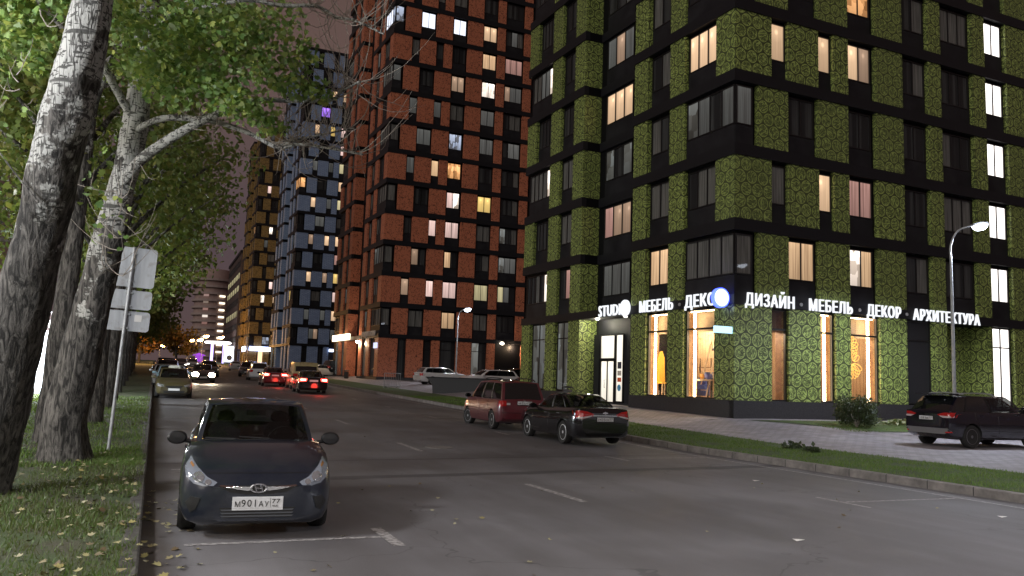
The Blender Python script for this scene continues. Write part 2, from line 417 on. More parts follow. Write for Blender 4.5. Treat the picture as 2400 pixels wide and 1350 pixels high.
# ------------------------------------------------------------------ apartment towers, one design in four colours
# local frame: origin at the street corner, x along the front that faces us, y along the street front
FL, Z0, PH = 3.15, 4.94, 2.65
def fbox(b, face, u0, u1, d0, d1, z0, z1, mi=0):
    if face == 'A': b.box(-d0, u0, z0, -d1, u1, z1, mi)
    else: b.box(u0, -d0, z0, u1, -d1, z1, mi)
def fquad(b, face, u0, u1, d, z0, z1, mi, uv):
    if face == 'A': b.face([(-d, u1, z0), (-d, u0, z0), (-d, u0, z1), (-d, u1, z1)], mi, uv)
    else: b.face([(u0, -d, z0), (u1, -d, z0), (u1, -d, z1), (u0, -d, z1)], mi, uv)
def win_geo(fb, pb, face, u0, u1, z0, z1, st, d, slots, rail=None, fd=.07):
    """one row of panes: frame boxes into fb, panes into pb"""
    n = len(st); t = .05
    fbox(fb, face, u0, u1, d - .02, d + fd, z0, z0 + t); fbox(fb, face, u0, u1, d - .02, d + fd, z1 - t, z1)
    for i in range(n + 1):
        u = u0 + (u1 - u0) * i / n; h = .05 if 0 < i < n else .06
        a0, a1 = (u - h / 2, u + h / 2) if 0 < i < n else ((u, u + h) if i == 0 else (u - h, u))
        fbox(fb, face, a0, a1, d - .02, d + fd - .003, z0 + t, z1 - t)
    if rail: fbox(fb, face, u0 + .06, u1 - .06, d - .02, d + fd - .006, rail - .03, rail + .03)
    for i, c in enumerate(st):
        a0 = u0 + (u1 - u0) * i / n; a1 = u0 + (u1 - u0) * (i + 1) / n
        if c not in slots: slots.append(c)
        fquad(pb, face, a0 + .02, a1 - .02, d + .02, z0 + .03, z1 - .03, slots.index(c), [(i, 0), (i + 1, 0), (i + 1, 1), (i, 1)])
BP = [(2.03, 2.87, 1), (4.70, 5.52, 1), (6.52, 8.02, 2), (10.05, 11.62, 2), (12.75, 14.8, 3), (15.95, 17.4, 2), (19.4, 21.0, 2)]
BQ = [None, (2.97, 4.50, 2), (6.55, 8.0, 2), (10.05, 11.62, 2), (12.75, 14.8, 3), (15.95, 17.4, 2), (19.4, 21.0, 2)]
AC = [(1.32, 3.28, 3), (4.62, 6.15, 2), (9.15, 11.75, 3), (13.65, 15.0, 2), (16.4, 18.1, 4)]
def tower(name, label, loc, rz, pmat, styles, kmax_win, seed, shop=False, kshow=15, weights='dddcccg', wing=True, W=23.2, group='patterned apartment towers along the street'):
    rr = random.Random(seed)
    T = thing(name, label, 'apartment tower', loc, rz, group)
    L, H = 19.4, Z0 + FL * 16
    w = MB()
    zb = 4.53 if shop else -1.5
    w.box(1.1, .22, zb, W, L, H); w.box(.22, .22, zb, 1.1, 7.46, H); w.box(.22, 12.4, zb, 1.1, L, H)
    if shop:
        # solid wall only between the shop openings
        for u0, u1 in ((0.22, 2.0), (2.9, 4.67), (5.53, 6.45), (8.22, 9.97), (11.7, 12.64)): w.box(u0, .22, -1.5, u1, .5, 4.53)
        for u0, u1 in ((0.5, 1.25), (3.3, 4.54), (6.2, 7.46)): w.box(.22, u0, -1.5, .5, u1, 4.53)
        w.box(1.1, 7.3, -1.5, 3.4, 7.46, 4.53); w.box(3.2, 3.4, -1.5, 3.4, 7.46, 4.53); w.box(3.2, 3.2, -1.5, 12.64, 3.4, 4.53); w.box(12.5, .5, -1.5, 12.64, 3.2, 4.53)
        w.box(1.1, 7.46, -1.5, W, L, 4.53); w.box(.22, 12.4, -1.5, 1.1, L, 4.53); w.box(12.64, 1.4, -1.5, W, 7.46, 4.53); w.box(15.8, .22, -1.5, W, 1.4, 4.53)
        w.box(.22, .22, -1.5, 12.64, 7.46, .55)
    w.build('wall', M['dark'], T)
    pl = MB()
    for f, u0, u1, d0 in (('A', -.04, 7.46, .05), ('A', 12.36, L, .05), ('B', -.05, 12.64, .05), ('B', 15.77, W, .05)):
        fbox(pl, f, u0, u1, -.22, d0 if f == 'A' else d0 - .003, -1.5, .67)
    fbox(pl, 'A', 7.3, 12.5, -1.15, -1.05, -1.5, .2)
    pl.build('plinth', M['plinth'], T)
    # bands at each floor
    for k in range(0, 17):
        bd = MB()
        z1 = Z0 + FL * k; z0 = z1 - (.41 if k == 0 else FL - PH)
        fbox(bd, 'A', -.06, 7.46, -.23, .06, z0, z1); fbox(bd, 'A', 12.34, L, -.23, .06, z0, z1)
        fbox(bd, 'B', .23, W, -.23, .057, z0 + .002, z1 - .002)
        if k == 0: fbox(bd, 'A', 7.46, 12.34, -1.12, .055, z0 + .002, z1 - .002)
        else: fbox(bd, 'A', 7.46, 12.34, -1.12, -1.0, z0 + .002, z1 - .002)
        bd.build('floor_band', M['band'], T)
    wins = []; npan = [0]; rest = MB(); hsp = MB()
    def panel(*a):
        b = MB() if npan[0] < 96 else rest
        fbox(b, *a); npan[0] += 1
        if b is not rest: b.build('cladding_panel', pmat, T)
    for k in range(16):
        z = Z0 + FL * k; zt = z + PH; P = k % 2 == 1; pw = lambda f, u0, u1: panel(f, u0, u1, -.22, 0, z + .01, zt)
        wz0, wz1 = z + .86, z + 2.5
        for i, c in enumerate(BP if P else BQ):
            if c is None or c[1] > W: continue
            wins.append((k, 'B', i, [('B', c[0], c[1], c[2], -.22)]))
        for i, c in enumerate(AC):
            d = -1.1 if i == 2 else -.22
            if i == 0 and not P: continue
            if not P and i == 4: c = (16.4, 19.1, 5)
            wins.append((k, 'A', i, [('A', c[0], c[1], c[2], d)]))
        if not P:
            wins.append((k, 'K', 0, [('A', .12, 3.28, 4, -.12), ('B', .12, .98, 1, -.12)]))
        for f, u0, u1 in ([('B', 0, 1.97), ('B', 2.9, 4.66), ('B', 5.55, 6.46)] if P else [('B', 1.23, 2.9), ('B', 4.63, 6.44)]) + [('B', 8.2, 9.96), ('B', 11.73, 12.63), ('B', 14.95, 15.9), ('B', 17.55, 19.3), ('B', 21.1, 22.9)]:
            if u1 <= W: pw(f, u0, u1)
        if P: panel( 'A', .223, 1.23, -.22, -.001, z + .01, zt)
        for u0, u1 in ((3.4, 4.52), (6.28, 7.46), (12.4, 13.55), (15.1, 16.28)): pw('A', u0, u1)
        if P: pw('A', 18.2, 19.4)
        panel( 'B', .005, 1.1, -12.62, -12.396, z + .01, zt)          # return of the wing
    # ground floor
    z, zt = .67, 4.53
    for f, u0, u1 in [('B', 0, 1.97), ('B', 2.9, 4.66), ('B', 5.55, 6.44), ('B', 8.24, 9.95), ('B', 11.72, 12.62), ('B', 17.5, 19.3), ('A', .223, 1.24), ('A', 3.35, 4.5), ('A', 6.22, 7.44), ('A', 12.4, 13.6), ('A', 15.2, 16.3), ('A', 18.3, 19.4)]:
        if u1 <= W: panel( f, u0, u1, -.22, -.001 if f == 'A' else 0, z + .01, zt)
    panel( 'B', .005, 1.1, -12.62, -12.396, .2, zt)
    if W > 16:
        panel( 'B', 14.35 if shop else 12.66, 15.75, -1.42, -1.3, -.2, zt); panel( 'A', .02, 1.3, -15.9, -15.72, -.2, zt)
        if shop: panel( 'B', 12.66, 14.35, -1.42, -1.3, 2.25, zt)
    if rest.v: tag(rest.build('upper_cladding', pmat, T), kind='stuff')
    # windows: the nearest hundred each on their own, the rest as one mass
    def st_for(k, f, i, n):
        s = styles.get((f, i, k))
        if s is None:
            c = rr.choice(weights)
            s = c * n if rr.random() < .7 else ''.join(rr.choice(weights) for _ in range(n))
        return (s * n)[:n]
    cnt = 0; hf, hp, hs = MB(), MB(), []
    wins.sort(key=lambda q: q[0])
    order = [q for q in wins if q[0] <= kshow and not (q[1] == 'B' and q[3][0][2] > 16 and not shop)] + [q for q in wins if not (q[0] <= kshow and not (q[1] == 'B' and q[3][0][2] > 16 and not shop))]
    for k, f, i, parts in order:
        own = cnt < kmax_win and k <= kshow
        fb, pb, sl = (MB(), MB(), []) if own else (hf, hp, hs)
        z = Z0 + FL * k
        for (ff, u0, u1, n, d) in parts:
            win_geo(fb, pb, ff, u0, u1, z + .84, z + 2.52, st_for(k, f, i, n), d, sl)
        sb = MB() if own else hsp
        for (ff, u0, u1, n, d) in parts: fbox(sb, ff, u0 - .03, u1 + .03, d - .02, d + (.06 if ff == 'A' else .057), z + .003, z + .82)
        if own:
            wo = fb.build('window', M['frame'], T); pb.build('pane', [PANE[c] for c in sl], wo); sb.build('spandrel', M['spand'], wo); cnt += 1
    if hf.v:
        tag(hf.build('upper_windows', M['frame'], T), kind='stuff'); tag(hp.build('upper_panes', [PANE[c] for c in hs], T), kind='stuff'); tag(hsp.build('upper_spandrels', M['spand'], T), kind='stuff')
    def window(f, u0, u1, z0, z1, st, d=-.22, rail=None, name='shop_window'):
        fb, pb, sl = MB(), MB(), []
        win_geo(fb, pb, f, u0, u1, z0, z1, st, d, sl, rail)
        wo = fb.build(name, M['frame'], T); pb.build('pane', [PANE[c] for c in sl], wo); return wo
    T_window = window
    # shop glazing of the ground floor
    gw = [('A', 13.65, 15.1, 'G'), ('A', 16.4, 18.2, 'G')] + ([('B', 10.02, 11.66, 'd')] if shop else [('B', 2.03, 2.87, 'd'), ('B', 4.7, 5.5, 'd'), ('B', 6.5, 8.2, 'd'), ('B', 10.0, 11.68, 'd'), ('A', 1.3, 3.3, 'd'), ('A', 4.56, 6.18, 'c')])
    for f, u0, u1, c in gw: window(f, u0, u1, .72, 4.5, styles.get(('g', f, u0), c), -.22, 3.6)
    if W > 17.3: window('B', 15.9, 17.36, .2, 4.5, 'EE' if shop else 'dd', -.2, 3.55, 'stair_window')
    return T, window
PANE['E'] = pane_lit('stairwell_light', (1, .93, .88), 1.7, 'plain')
PANE['e'] = pane_lit('entrance_light', (1, .92, .78), 1.0, 'plain')
RZ = R(2.33)
gs = {}
for k in range(0, 9): gs[('B', 5, k)] = 'EE'
gs.update({('B', 1, 0): 'uu', ('B', 2, 0): 'Wu', ('K', 0, 0): 'cccc', ('A', 1, 0): 'uu', ('A', 2, 0): 'ggg', ('A', 3, 0): 'rd', ('B', 1, 1): 'w', ('B', 2, 1): 'rr', ('A', 0, 1): 'ccd', ('A', 2, 1): 'mmr',
  ('K', 0, 2): 'gdgG', ('B', 1, 2): 'dd', ('B', 2, 2): 'dd', ('A', 2, 2): 'GdG', ('A', 4, 2): 'Wcccc', ('A', 4, 0): 'Wdcdd', ('B', 0, 3): 'w', ('B', 1, 3): 'w', ('B', 2, 3): 'wm', ('A', 0, 3): 'www', ('A', 2, 3): 'www', ('A', 2, 4): 'gmg',
  ('B', 2, 4): 'oo', ('B', 1, 4): 'dd', ('A', 4, 4): 'Wggcc', ('A', 1, 3): 'cd', ('A', 1, 4): 'dc', ('B', 3, 0): 'dc', ('B', 3, 3): 'dc', ('B', 3, 2): 'dd', ('g', 'A', 13.65): 'GG', ('g', 'A', 16.4): 'GG', ('B', 6, 3): 'ww'})
GT, g_window = tower('green_apartment_tower', 'black tower with green plate pattern panels and lit shop signs on its ground floor', (21.29, 27.17, .67), RZ, M['green'], gs, 88, 3, True, 7, 'ddddddcc')
def rows(d, spec):
    for k, s in spec.items():
        for (f, i), st in s.items(): d[(f, i, k)] = st
    return d
K, B0, B1, B2, B3, B4 = ('K', 0), ('B', 0), ('B', 1), ('B', 2), ('B', 3), ('B', 4)
rs = rows({}, {
 0: {K: 'ccdd', B1: 'cc', B2: 'uu', B3: 'cc', B4: 'ddd'}, 1: {B0: 'm', B1: 'p', B2: 'pp', B3: 'll', B4: 'lgd'}, 2: {K: 'ccgG', B1: 'mdc', B2: 'ud', B3: 'dc', B4: 'Ggg'},
 3: {B0: 'd', B1: 'p', B2: 'pp', B3: 'cc', B4: 'Gdc'}, 4: {K: 'cccd', B1: 'dd', B2: 'pW', B3: 'yy', B4: 'ddc'}, 5: {B0: 'g', B1: 'u', B2: 'oo', B3: 'dd', B4: 'ddc'},
 6: {K: 'cccg', B1: 'gg', B2: 'bb', B3: 'gg', B4: 'dgg'}, 7: {B0: 'g', B1: 'g', B2: 'cc', B3: 'gg', B4: 'dcc'}, 8: {K: 'gccg', B1: 'dd', B2: 'mm', B3: 'WW', B4: 'mgg'},
 9: {B0: 'c', B1: 'd', B2: 'dd', B3: 'uu', B4: 'rrr'}, 10: {K: 'bBBB', B1: 'BB', B2: 'BB', B3: 'ww', B4: 'dgc'}, 11: {B0: 'd', B1: 'c', B2: 'cc', B3: 'dd', B4: 'ddd'}})
rs[('g', 'B', 10.0)] = 'Gd'; rs[('g', 'A', 13.65)] = 'gg'; rs[('g', 'A', 16.4)] = 'gg'
RT, r_window = tower('red_apartment_tower', 'black tower with orange red leaf pattern panels beyond the green tower', (20.14, 80.74, 1.11), RZ, M['red'], rs, 98, 5, False, 10, 'dddccccg', W=17.2)
bs = rows({}, {0: {K: 'dccg', B1: 'gm', B2: 'gg'}, 1: {B0: 'g', B1: 'g', B2: 'ww'}, 2: {K: 'dddy', B1: 'cc', B2: 'pp'}, 3: {B0: 'w', B1: 'm', B2: 'yw'}, 4: {K: 'ddcg', B1: 'dd', B2: 'rc'}, 5: {B0: 'm', B1: 'w', B2: 'ww'},
 6: {K: 'ddcc', B1: 'gg', B2: 'cc'}, 7: {B0: 'w', B1: 'g', B2: 'll'}, 8: {K: 'oooo', B1: 'dd', B2: 'ww'}, 9: {B0: 'g', B1: 'g', B2: 'ld'}, 10: {K: 'dddd', B1: 'dd', B2: 'pd'}, 11: {B0: 'w', B1: 'y', B2: 'pp'}, 12: {K: 'dddd', B1: 'vv', B2: 'dd'}, 13: {B0: 'd', B1: 'w', B2: 'wd'}})
BT, b_window = tower('blue_apartment_tower', 'black tower with blue brick pattern panels between the red and the yellow tower', (19.96, 139.2, 1.81), RZ, M['blue'], bs, 98, 6, False, 13, 'ddddcccg', W=12.62)
ys = rows({}, {0: {K: 'ddcb', B1: 'bb'}, 1: {B0: 'd', B1: 'd'}, 2: {K: 'dddb', B1: 'dd'}, 3: {B0: 'W', B1: 'w'}, 4: {K: 'dddd', B1: 'dp'}, 6: {K: 'dddc', B1: 'cc'}, 8: {K: 'ddog', B1: 'Wd'}, 9: {B0: 'd'}, 11: {B0: 'p'}})
YT, y_window = tower('yellow_apartment_tower', 'black tower with mustard brick pattern panels beyond the blue tower', (18.84, 194.3, 2.27), RZ, M['olive'], ys, 98, 8, False, 13, 'ddddddcg', W=12.62)
# ------------------------------------------------------------------ ground floor of the green tower: shops, entrance, signs
def GW(T, p):
    return Matrix.Translation(T.location) @ Matrix.Rotation(T.rotation_euler.z, 4, 'Z') @ Vector(p)
glass = NT('shop_glass'); _t = glass.n('BsdfTransparent', Color=(.93, .93, .93)); _g = glass.n('BsdfGlossy', Color=(1, 1, 1), Roughness=.02)
M['glass'] = glass.out(glass.n('MixShader', Fac=glass.ma('ADD', .035, glass.ma('MULTIPLY', glass.n('LayerWeight', 0, Blend=.35), .22)), i1=_t, i2=_g))
M['wood'] = noisy('brown_oak', (.30, .16, .075), (.19, .095, .045), 5, .6, .05)
def m_planks():
    a = NT('plank_wall'); x, y, z = a.sep(a.obj()); u = a.ma('ADD', x, y); f = a.ma('FRACT', a.ma('MULTIPLY', u, 5.0))
    n = a.noise(a.comb(a.ma('MULTIPLY', u, 6.0), a.ma('MULTIPLY', z, .7), 0.0), 2.0, 4)
    c = a.mix(a.ramp(n, [(.3, 0), (.7, 1)]), (.62, .44, .27), (.42, .28, .16)); c = a.mix(a.ma('LESS_THAN', f, .07), c, (.10, .06, .03))
    return a.bsdf(c, .7)
M['planks'] = m_planks(); M['board'] = flat('beige_board', (.52, .40, .28), .8)
b = MB(); b.box(.5, .5, .50, 12.4, 7.2, .58); b.build('shop_floor', M['wood'], GT)
b = MB(); b.box(3.02, 3.05, .58, 3.2, 7.2, 4.5); b.box(3.2, 3.02, .58, 12.4, 3.2, 4.5); b.box(9.2, .6, .58, 9.32, 3.0, 4.5); b.build('shop_back_wall', M['planks'], GT)
b = MB(); b.box(.5, .5, 4.40, 12.4, 3.2, 4.5); b.box(.5, 3.2, 4.40, 3.2, 7.2, 4.497); b.build('shop_ceiling', flat('dark_ceiling', (.12, .09, .07), .8), GT)
def shopwin(f, u0, u1, strip, both=False):
    fb = MB(); z0, z1 = .67, 4.5; d = -.2
    for a0, a1 in ((u0, u0 + .07), (u1 - .07, u1)): fbox(fb, f, a0, a1, d - .05, d + .06, z0, z1)
    for a0, a1 in ((z0, z0 + .07), (3.6, 3.68), (z1 - .07, z1)): fbox(fb, f, u0 + .07, u1 - .07, d - .05, d + .057, a0, a1)
    wo = fb.build('shop_window', M['frame'], GT)
    pb = MB(); fbox(pb, f, u0 + .04, u1 - .04, d - .012, d - .004, z0 + .03, z1 - .03); pb.build('pane', M['glass'], wo)
    jb = MB()
    for a0, a1 in ((u0 + .0, u0 + .05), (u1 - .05, u1 - .0)): fbox(jb, f, a0, a1, -.75, d - .06, z0, z1)
    fbox(jb, f, u0 + .05, u1 - .05, -.75, d - .06, z0 - .02, z0 + .03); fbox(jb, f, u0 + .05, u1 - .05, -.75, d - .06, z1 - .03, z1)
    jb.build('jamb', M['wood'], wo)
    bb = MB(); fbox(bb, f, u0 + .06, u1 - .06, -.72, -.68, 3.55, 4.46); bb.build('blind', M['board'], wo)
    if strip is not None:
        lb = MB(); fbox(lb, f, strip - .055, strip + .055, d - .18, d - .12, z0 + .06, z1 - .06)
        fbox(lb, f, u0 + .08, u1 - .08, d - .18, d - .122, z1 - .11, z1 - .07)
        if both: fbox(lb, f, u0 + .08, u1 - .08, d - .18, d - .123, z0 + .04, z0 + .065)
        lb.build('led_strip', M['led'], wo)
shopwin('A', 4.54, 6.2, 5.88, True); shopwin('A', 1.25, 3.3, 2.95, True)
shopwin('B', 2.0, 2.9, None); shopwin('B', 4.67, 5.53, 5.22); shopwin('B', 6.45, 8.22, 7.85, True)
# entrance in the recess
def opening(name, y0, y1, z0, z1, st, parent=GT, d=-1.0):
    fb, pb, sl = MB(), MB(), []; win_geo(fb, pb, 'A', y0, y1, z0, z1, st, d, sl)
    o = fb.build(name, M['frame'], parent); pb.build('pane', [PANE[c] for c in sl], o); return o
opening('transom_window', 10.3, 11.75, 2.45, 3.72, 'e'); sg = opening('side_window', 9.5, 10.22, .25, 3.72, 'e')
dr = opening('door', 10.34, 11.7, .2, 2.38, 'ee')
hb = MB(); hb.tube([(.80, 10.95, .95), (.74, 10.95, .97), (.74, 10.95, 1.35), (.80, 10.95, 1.37)], .018); hb.build('handle', M['chrome'], dr)
for z0, z1, c in ((1.95, 2.3, (.05, .05, .08)), (1.6, 1.85, (.55, .5, .45)), (1.28, 1.5, (.75, .10, .03))):
    sb = MB(); sb.box(.972, 9.7, z0, .965, 10.05, z1); sb.build('sticker', flat('door_sticker', c, .6), sg)
sb = MB(); sb.lathe([(.0, -.004), (.17, -.004), (.17, .004), (0, .004)], 20, origin=(.966, 9.88, .98), axis='x'); sb.build('sticker', flat('blue_round_sticker', (.10, .35, .6), .6), sg)
bx = MB(); fbox(bx, 'A', 9.0, 12.1, -1.1, -1.02, 3.76, 4.53); fbox(bx, 'A', 11.8, 12.3, -1.1, -.9, .2, 3.76); fbox(bx, 'A', 8.4, 9.45, -1.1, -1.0, .2, 3.76); bx.build('entrance_surround', M['spand'], GT)
def lamp_part(parent, p, r=.09, st=6, c=(1, .9, .75), name='downlight'):
    b = MB(); b.lathe([(0, -.02), (r * .7, -.018), (r, 0), (r, .03), (0, .03)], 14, origin=p); return b.build(name, glow(name + '_glow', c, st), parent)
lamp_part(GT, (.45, 11.3, 4.50)); lamp_part(GT, (.45, 8.6, 4.50))
# things in the windows
def wthing(name, label, cat, T, p, group=None): return thing(name, label, cat, GW(T, p), T.rotation_euler.z, group)
t = wthing('ladder', 'wooden decorative ladder leaning behind the second lit shop window', 'ladder', GT, (1.5, 3.5, .58))
for y in (-.28, .28):
    b = MB(); b.tube([(-.35, y, 0), (.35, y * .75, 2.65)], .035, 6); b.build('side_rail', M['board'], t)
for i in range(5):
    b = MB(); z = .45 + i * .48; b.tube([(-.35 + z * .26, -.27, z), (-.35 + z * .26, .27, z)], .022, 6); b.build('rung', M['board'], t)
t = wthing('chair', 'tall narrow yellow chair behind the shop window next to the entrance', 'chair', GT, (.85, 5.9, .58))
ym = flat('yellow_wood', (.75, .42, .05), .5)
b = MB(); b.prism([(-.22, .75), (.22, .75), (.18, 1.9), (.05, 2.2), (-.08, 2.15), (-.2, 1.8)], .2, .26); b.build('backrest', ym, t)
b = MB(); b.box(-.24, -.22, .68, .24, .24, .75); b.build('seat', ym, t)
for x in (-.2, .2):
    for y in (-.18, .2):
        b = MB(); b.tube([(x, y, .68), (x * 1.15, y * 1.15, 0)], [.03, .02], 6); b.build('leg', M['board'], t)
t = wthing('display_table', 'low display table with bowls behind the second lit shop window', 'table', GT, (1.0, 2.75, .58))
b = MB(); b.box(-.5, -.75, .85, .5, .7, .92); b.build('tabletop', M['board'], t)
for x in (-.45, .4):
    for y in (-.7, .62):
        b = MB(); b.box(x, y, 0, x + .05, y + .05, .85); b.build('leg', M['frame'], t)
for i, (y, r, c) in enumerate(((-.5, .17, (.7, .62, .5)), (.0, .2, (.12, .16, .5)), (.45, .14, (.8, .4, .12)))):
    o = wthing('bowl', ('cream bowl', 'blue bowl', 'orange bowl')[i] + ' on the display table in the shop window', 'bowl', GT, (.95, 2.75 + y, 1.5))
    b = MB(); b.lathe([(.4 * r, 0), (r * .85, .10), (r, .24), (r * .93, .24), (r * .8, .11), (0, .05)], 16); b.build('bowl_body', flat('glazed_bowl', c, .3), o)
t = wthing('pendant_lamp', 'black dome pendant lamp hanging behind the second lit shop window', 'lamp', GT, (1.2, 2.5, 2.75))
b = MB(); b.lathe([(.02, .22), (.10, .2), (.22, .08), (.25, 0), (.23, 0), (.2, .07), (.02, .18)], 18); b.build('lamp_shade', M['frame'], t)
b = MB(); b.tube([(0, 0, .2), (0, 0, 1.35)], .01, 5); b.build('cable', M['frame'], t)
gold = NT('gold_wire'); gold.bsdf((.85, .5, .12), .3, Metallic=.6, Emission_Color=(1, .55, .12), Emission_Strength=1.3)
def petals(b, cx, cz, y, n, r, a0, a1, wd):
    for i in range(n):
        a = a0 + (a1 - a0) * i / max(1, n - 1); pts = []
        for j in range(17):
            t = 2 * math.pi * j / 16; q = r * (.5 - .5 * math.cos(t)); s = wd * math.sin(t)
            pts.append((cx + q * math.cos(a) - s * math.sin(a), y + .02 * math.sin(i * 2.1), cz + q * math.sin(a) + s * math.cos(a)))
        b.tube(pts, .013, 4)
t = wthing('flower_ornament', 'golden wire flowers hanging in the shop window behind the bush', 'ornament', GT, (6.9, .62, 0))
for cx, cz, n, r, a0, a1, wd in ((.1, 3.15, 9, .55, -.5, 2.6, .13), (.35, 2.55, 3, .42, .5, 1.6, .11), (.25, 2.35, 9, .62, -2.9, -.3, .14)):
    b = MB(); petals(b, cx, cz, 0, n, r, a0, a1, wd); b.build('flower', gold.m, t)
b = MB(); b.tube([(.3, 0, 2.2), (.45, 0, 3.0), (.5, 0, 4.4)], .008, 4); b.build('cable', M['frame'], t)
t = wthing('branch_ornament', 'golden wire branch hanging in the narrow shop window between plate panels', 'ornament', GT, (4.93, .62, 0))
b = MB(); petals(b, 0, 2.0, 0, 3, .2, .2, 2.8, .05)
for i in range(10): petals(b, .05 * math.sin(i), 1.75 + i * .17, 0, 2, .2, .6 + (i % 2) * .5, 2.3 + (i % 2) * .4, .05)
b.build('leaf_spray', gold.m, t); b = MB(); b.tube([(0, 0, 1.3), (.02, 0, 4.4)], .008, 4); b.build('cable', M['frame'], t)
t = wthing('console_table', 'small round table with white lamps behind the shop window with golden flowers', 'table', GT, (7.1, 1.6, .58))
b = MB(); b.lathe([(.0, .86), (.55, .86), (.55, .9), (0, .9)], 20); b.build('tabletop', M['board'], t); b = MB(); b.lathe([(.25, 0), (.06, .05), (.06, .86)], 10); b.build('leg', M['frame'], t)
for x in (-.3, .25):
    b = MB(); b.lathe([(.05, .9), (.04, 1.1), (.12, 1.12), (.08, 1.34), (0, 1.34)], 12, origin=(x, 0, 0)); b.build('table_lamp', glow('small_lamp_glow', (1, .75, .45), 4), t)
# lit lettering
def text_mesh(body, W=None, Hc=.45, depth=.05, bev=.006, spc=1.0):
    c = bpy.data.curves.new('lettering', 'FONT'); c.body = body; c.extrude = depth; c.bevel_depth = bev; c.bevel_resolution = 1; c.resolution_u = 3; c.size = 1; c.space_character = spc
    o = link(bpy.data.objects.new('lettering', c)); dg = bpy.context.evaluated_depsgraph_get()
    me = bpy.data.meshes.new_from_object(o.evaluated_get(dg)); bpy.data.objects.remove(o); bpy.data.curves.remove(c)
    co = np.empty(len(me.vertices) * 3); me.vertices.foreach_get('co', co); co = co.reshape(-1, 3)
    x0, x1 = co[:, 0].min(), co[:, 0].max(); cap = .70
    co[:, 0] -= x0; co[:, 1] *= Hc / cap
    co[:, 0] *= (W / (x1 - x0)) if W else Hc / cap
    return me, co
def word(body, T, face, u0, u1, z, h, mat, label, parent=None, d=.10, depth=.04, bev=.001):
    me, co = text_mesh(body, abs(u1 - u0), h, depth, bev, 1.14)
    P = np.empty_like(co)
    if face == 'B': P[:, 0] = co[:, 0]; P[:, 1] = -co[:, 2]; P[:, 2] = co[:, 1]; o = (min(u0, u1), -d, z)
    else: P[:, 0] = -co[:, 2]; P[:, 1] = -co[:, 0]; P[:, 2] = co[:, 1]; o = (-d, max(u0, u1), z)
    me.vertices.foreach_set('co', P.ravel()); me.materials.clear(); me.materials.append(mat); me.update()
    ob = link(bpy.data.objects.new('sign_lettering', me)); ob.location = GW(T, o); ob.rotation_euler.z = T.rotation_euler.z
    return tag(ob, label, 'sign', 'lit letter signs along the green tower' if T is GT else None)
LT = M['letters']
word('ДИЗАЙН', GT, 'B', .49, 3.09, 4.52, .50, LT, 'glowing white word ДИЗАЙН (design), first after the blue round sign')
word('МЕБЕЛЬ', GT, 'B', 3.95, 6.43, 4.52, .50, LT, 'glowing white word МЕБЕЛЬ (furniture) above the shop window with the golden branch')
word('ДЕКОР', GT, 'B', 7.34, 9.43, 4.52, .50, LT, 'glowing white word ДЕКОР (decor) in full above the golden flowers window')
word('АРХИТЕКТУРА', GT, 'B', 10.26, 14.81, 4.52, .50, LT, 'long glowing white word АРХИТЕКТУРА (architecture) crossed by the lamp post')
word('STUDI', GT, 'A', 10.25, 8.28, 4.56, .56, LT, 'glowing white letters STUDI above the glass entrance')
word('МЕБЕЛЬ', GT, 'A', 6.56, 3.99, 4.56, .52, LT, 'glowing white word МЕБЕЛЬ (furniture) above the window nearest the entrance')
word('ДЕКОР', GT, 'A', 3.09, .62, 4.56, .52, LT, 'glowing white word ДЕКОР (decor) partly hidden by the blue round sign')
def disc(T, face, u, z, r, d, th, mat, name, label, cat='sign', rim=None):
    t = wthing(name, label, cat, T, (-d, u, z) if face == 'A' else (u, -d, z))
    ax = 'x' if face == 'A' else 'y'
    b = MB(); b.lathe([(0, -th), (r * .95, -th), (r, -th * .6), (r, th), (0, th)], 28, axis=ax); b.build('face', mat, t)
    if rim:
        b = MB(); b.lathe([(r, -th * 1.1), (r * 1.09, -th * 1.1), (r * 1.09, th * 1.3), (r, th * 1.3)], 28, axis=ax); b.build('rim', rim, t)
    return t
disc(GT, 'A', 7.77, 4.86, .40, .14, .06, LT, 'round_sign', 'glowing white disc ending the STUDI lettering above the entrance')
dotm = flat('unlit_dot', (.35, .35, .37), .5)
for f, u, lab in (('A', 3.5, 'small grey unlit dot on the street front before the word cut by the round sign'), ('B', 3.5, 'small grey unlit dot after the first word beside the blue round sign'), ('B', 6.9, 'small grey unlit dot between the golden branch window and the golden flowers window'), ('B', 9.85, 'small grey unlit dot before the longest glowing word')):
    disc(GT, f, u, 4.74, .075, .09, .02, dotm, 'sign_dot', lab)
t = wthing('projecting_sign', 'round white lightbox with blue rim projecting from the corner of the green tower', 'sign', GT, (-.47, .3, 4.77))
b = MB(); b.lathe([(0, -.11), (.34, -.11), (.37, -.06), (.37, .06), (.34, .11), (0, .11)], 32, axis='y'); b.build('lightbox', glow('blue_white_lightbox', (.66, .78, 1), 1.5), t)
b = MB(); b.lathe([(.37, -.09), (.40, -.09), (.40, .09), (.37, .09)], 32, axis='y'); b.build('rim', glow('blue_rim', (.05, .08, 1), 4), t)
b = MB(); b.box(.37, -.03, -.03, .5, .03, .03); b.build('bracket', M['frame'], t)
t = wthing('address_sign', 'pale blue lit address plate projecting from the corner panel', 'sign', GT, (-.45, .12, 3.47))
b = MB(); b.box(-.46, -.05, -.14, .42, .05, .14); b.build('lightbox', glow('cyan_lightbox', (.50, .84, 1), 1.2), t)
b = MB(); b.box(-.47, -.045, .14, .43, .045, .155); b.box(-.47, -.045, -.155, .43, .045, -.14); b.build('casing', M['frame'], t)
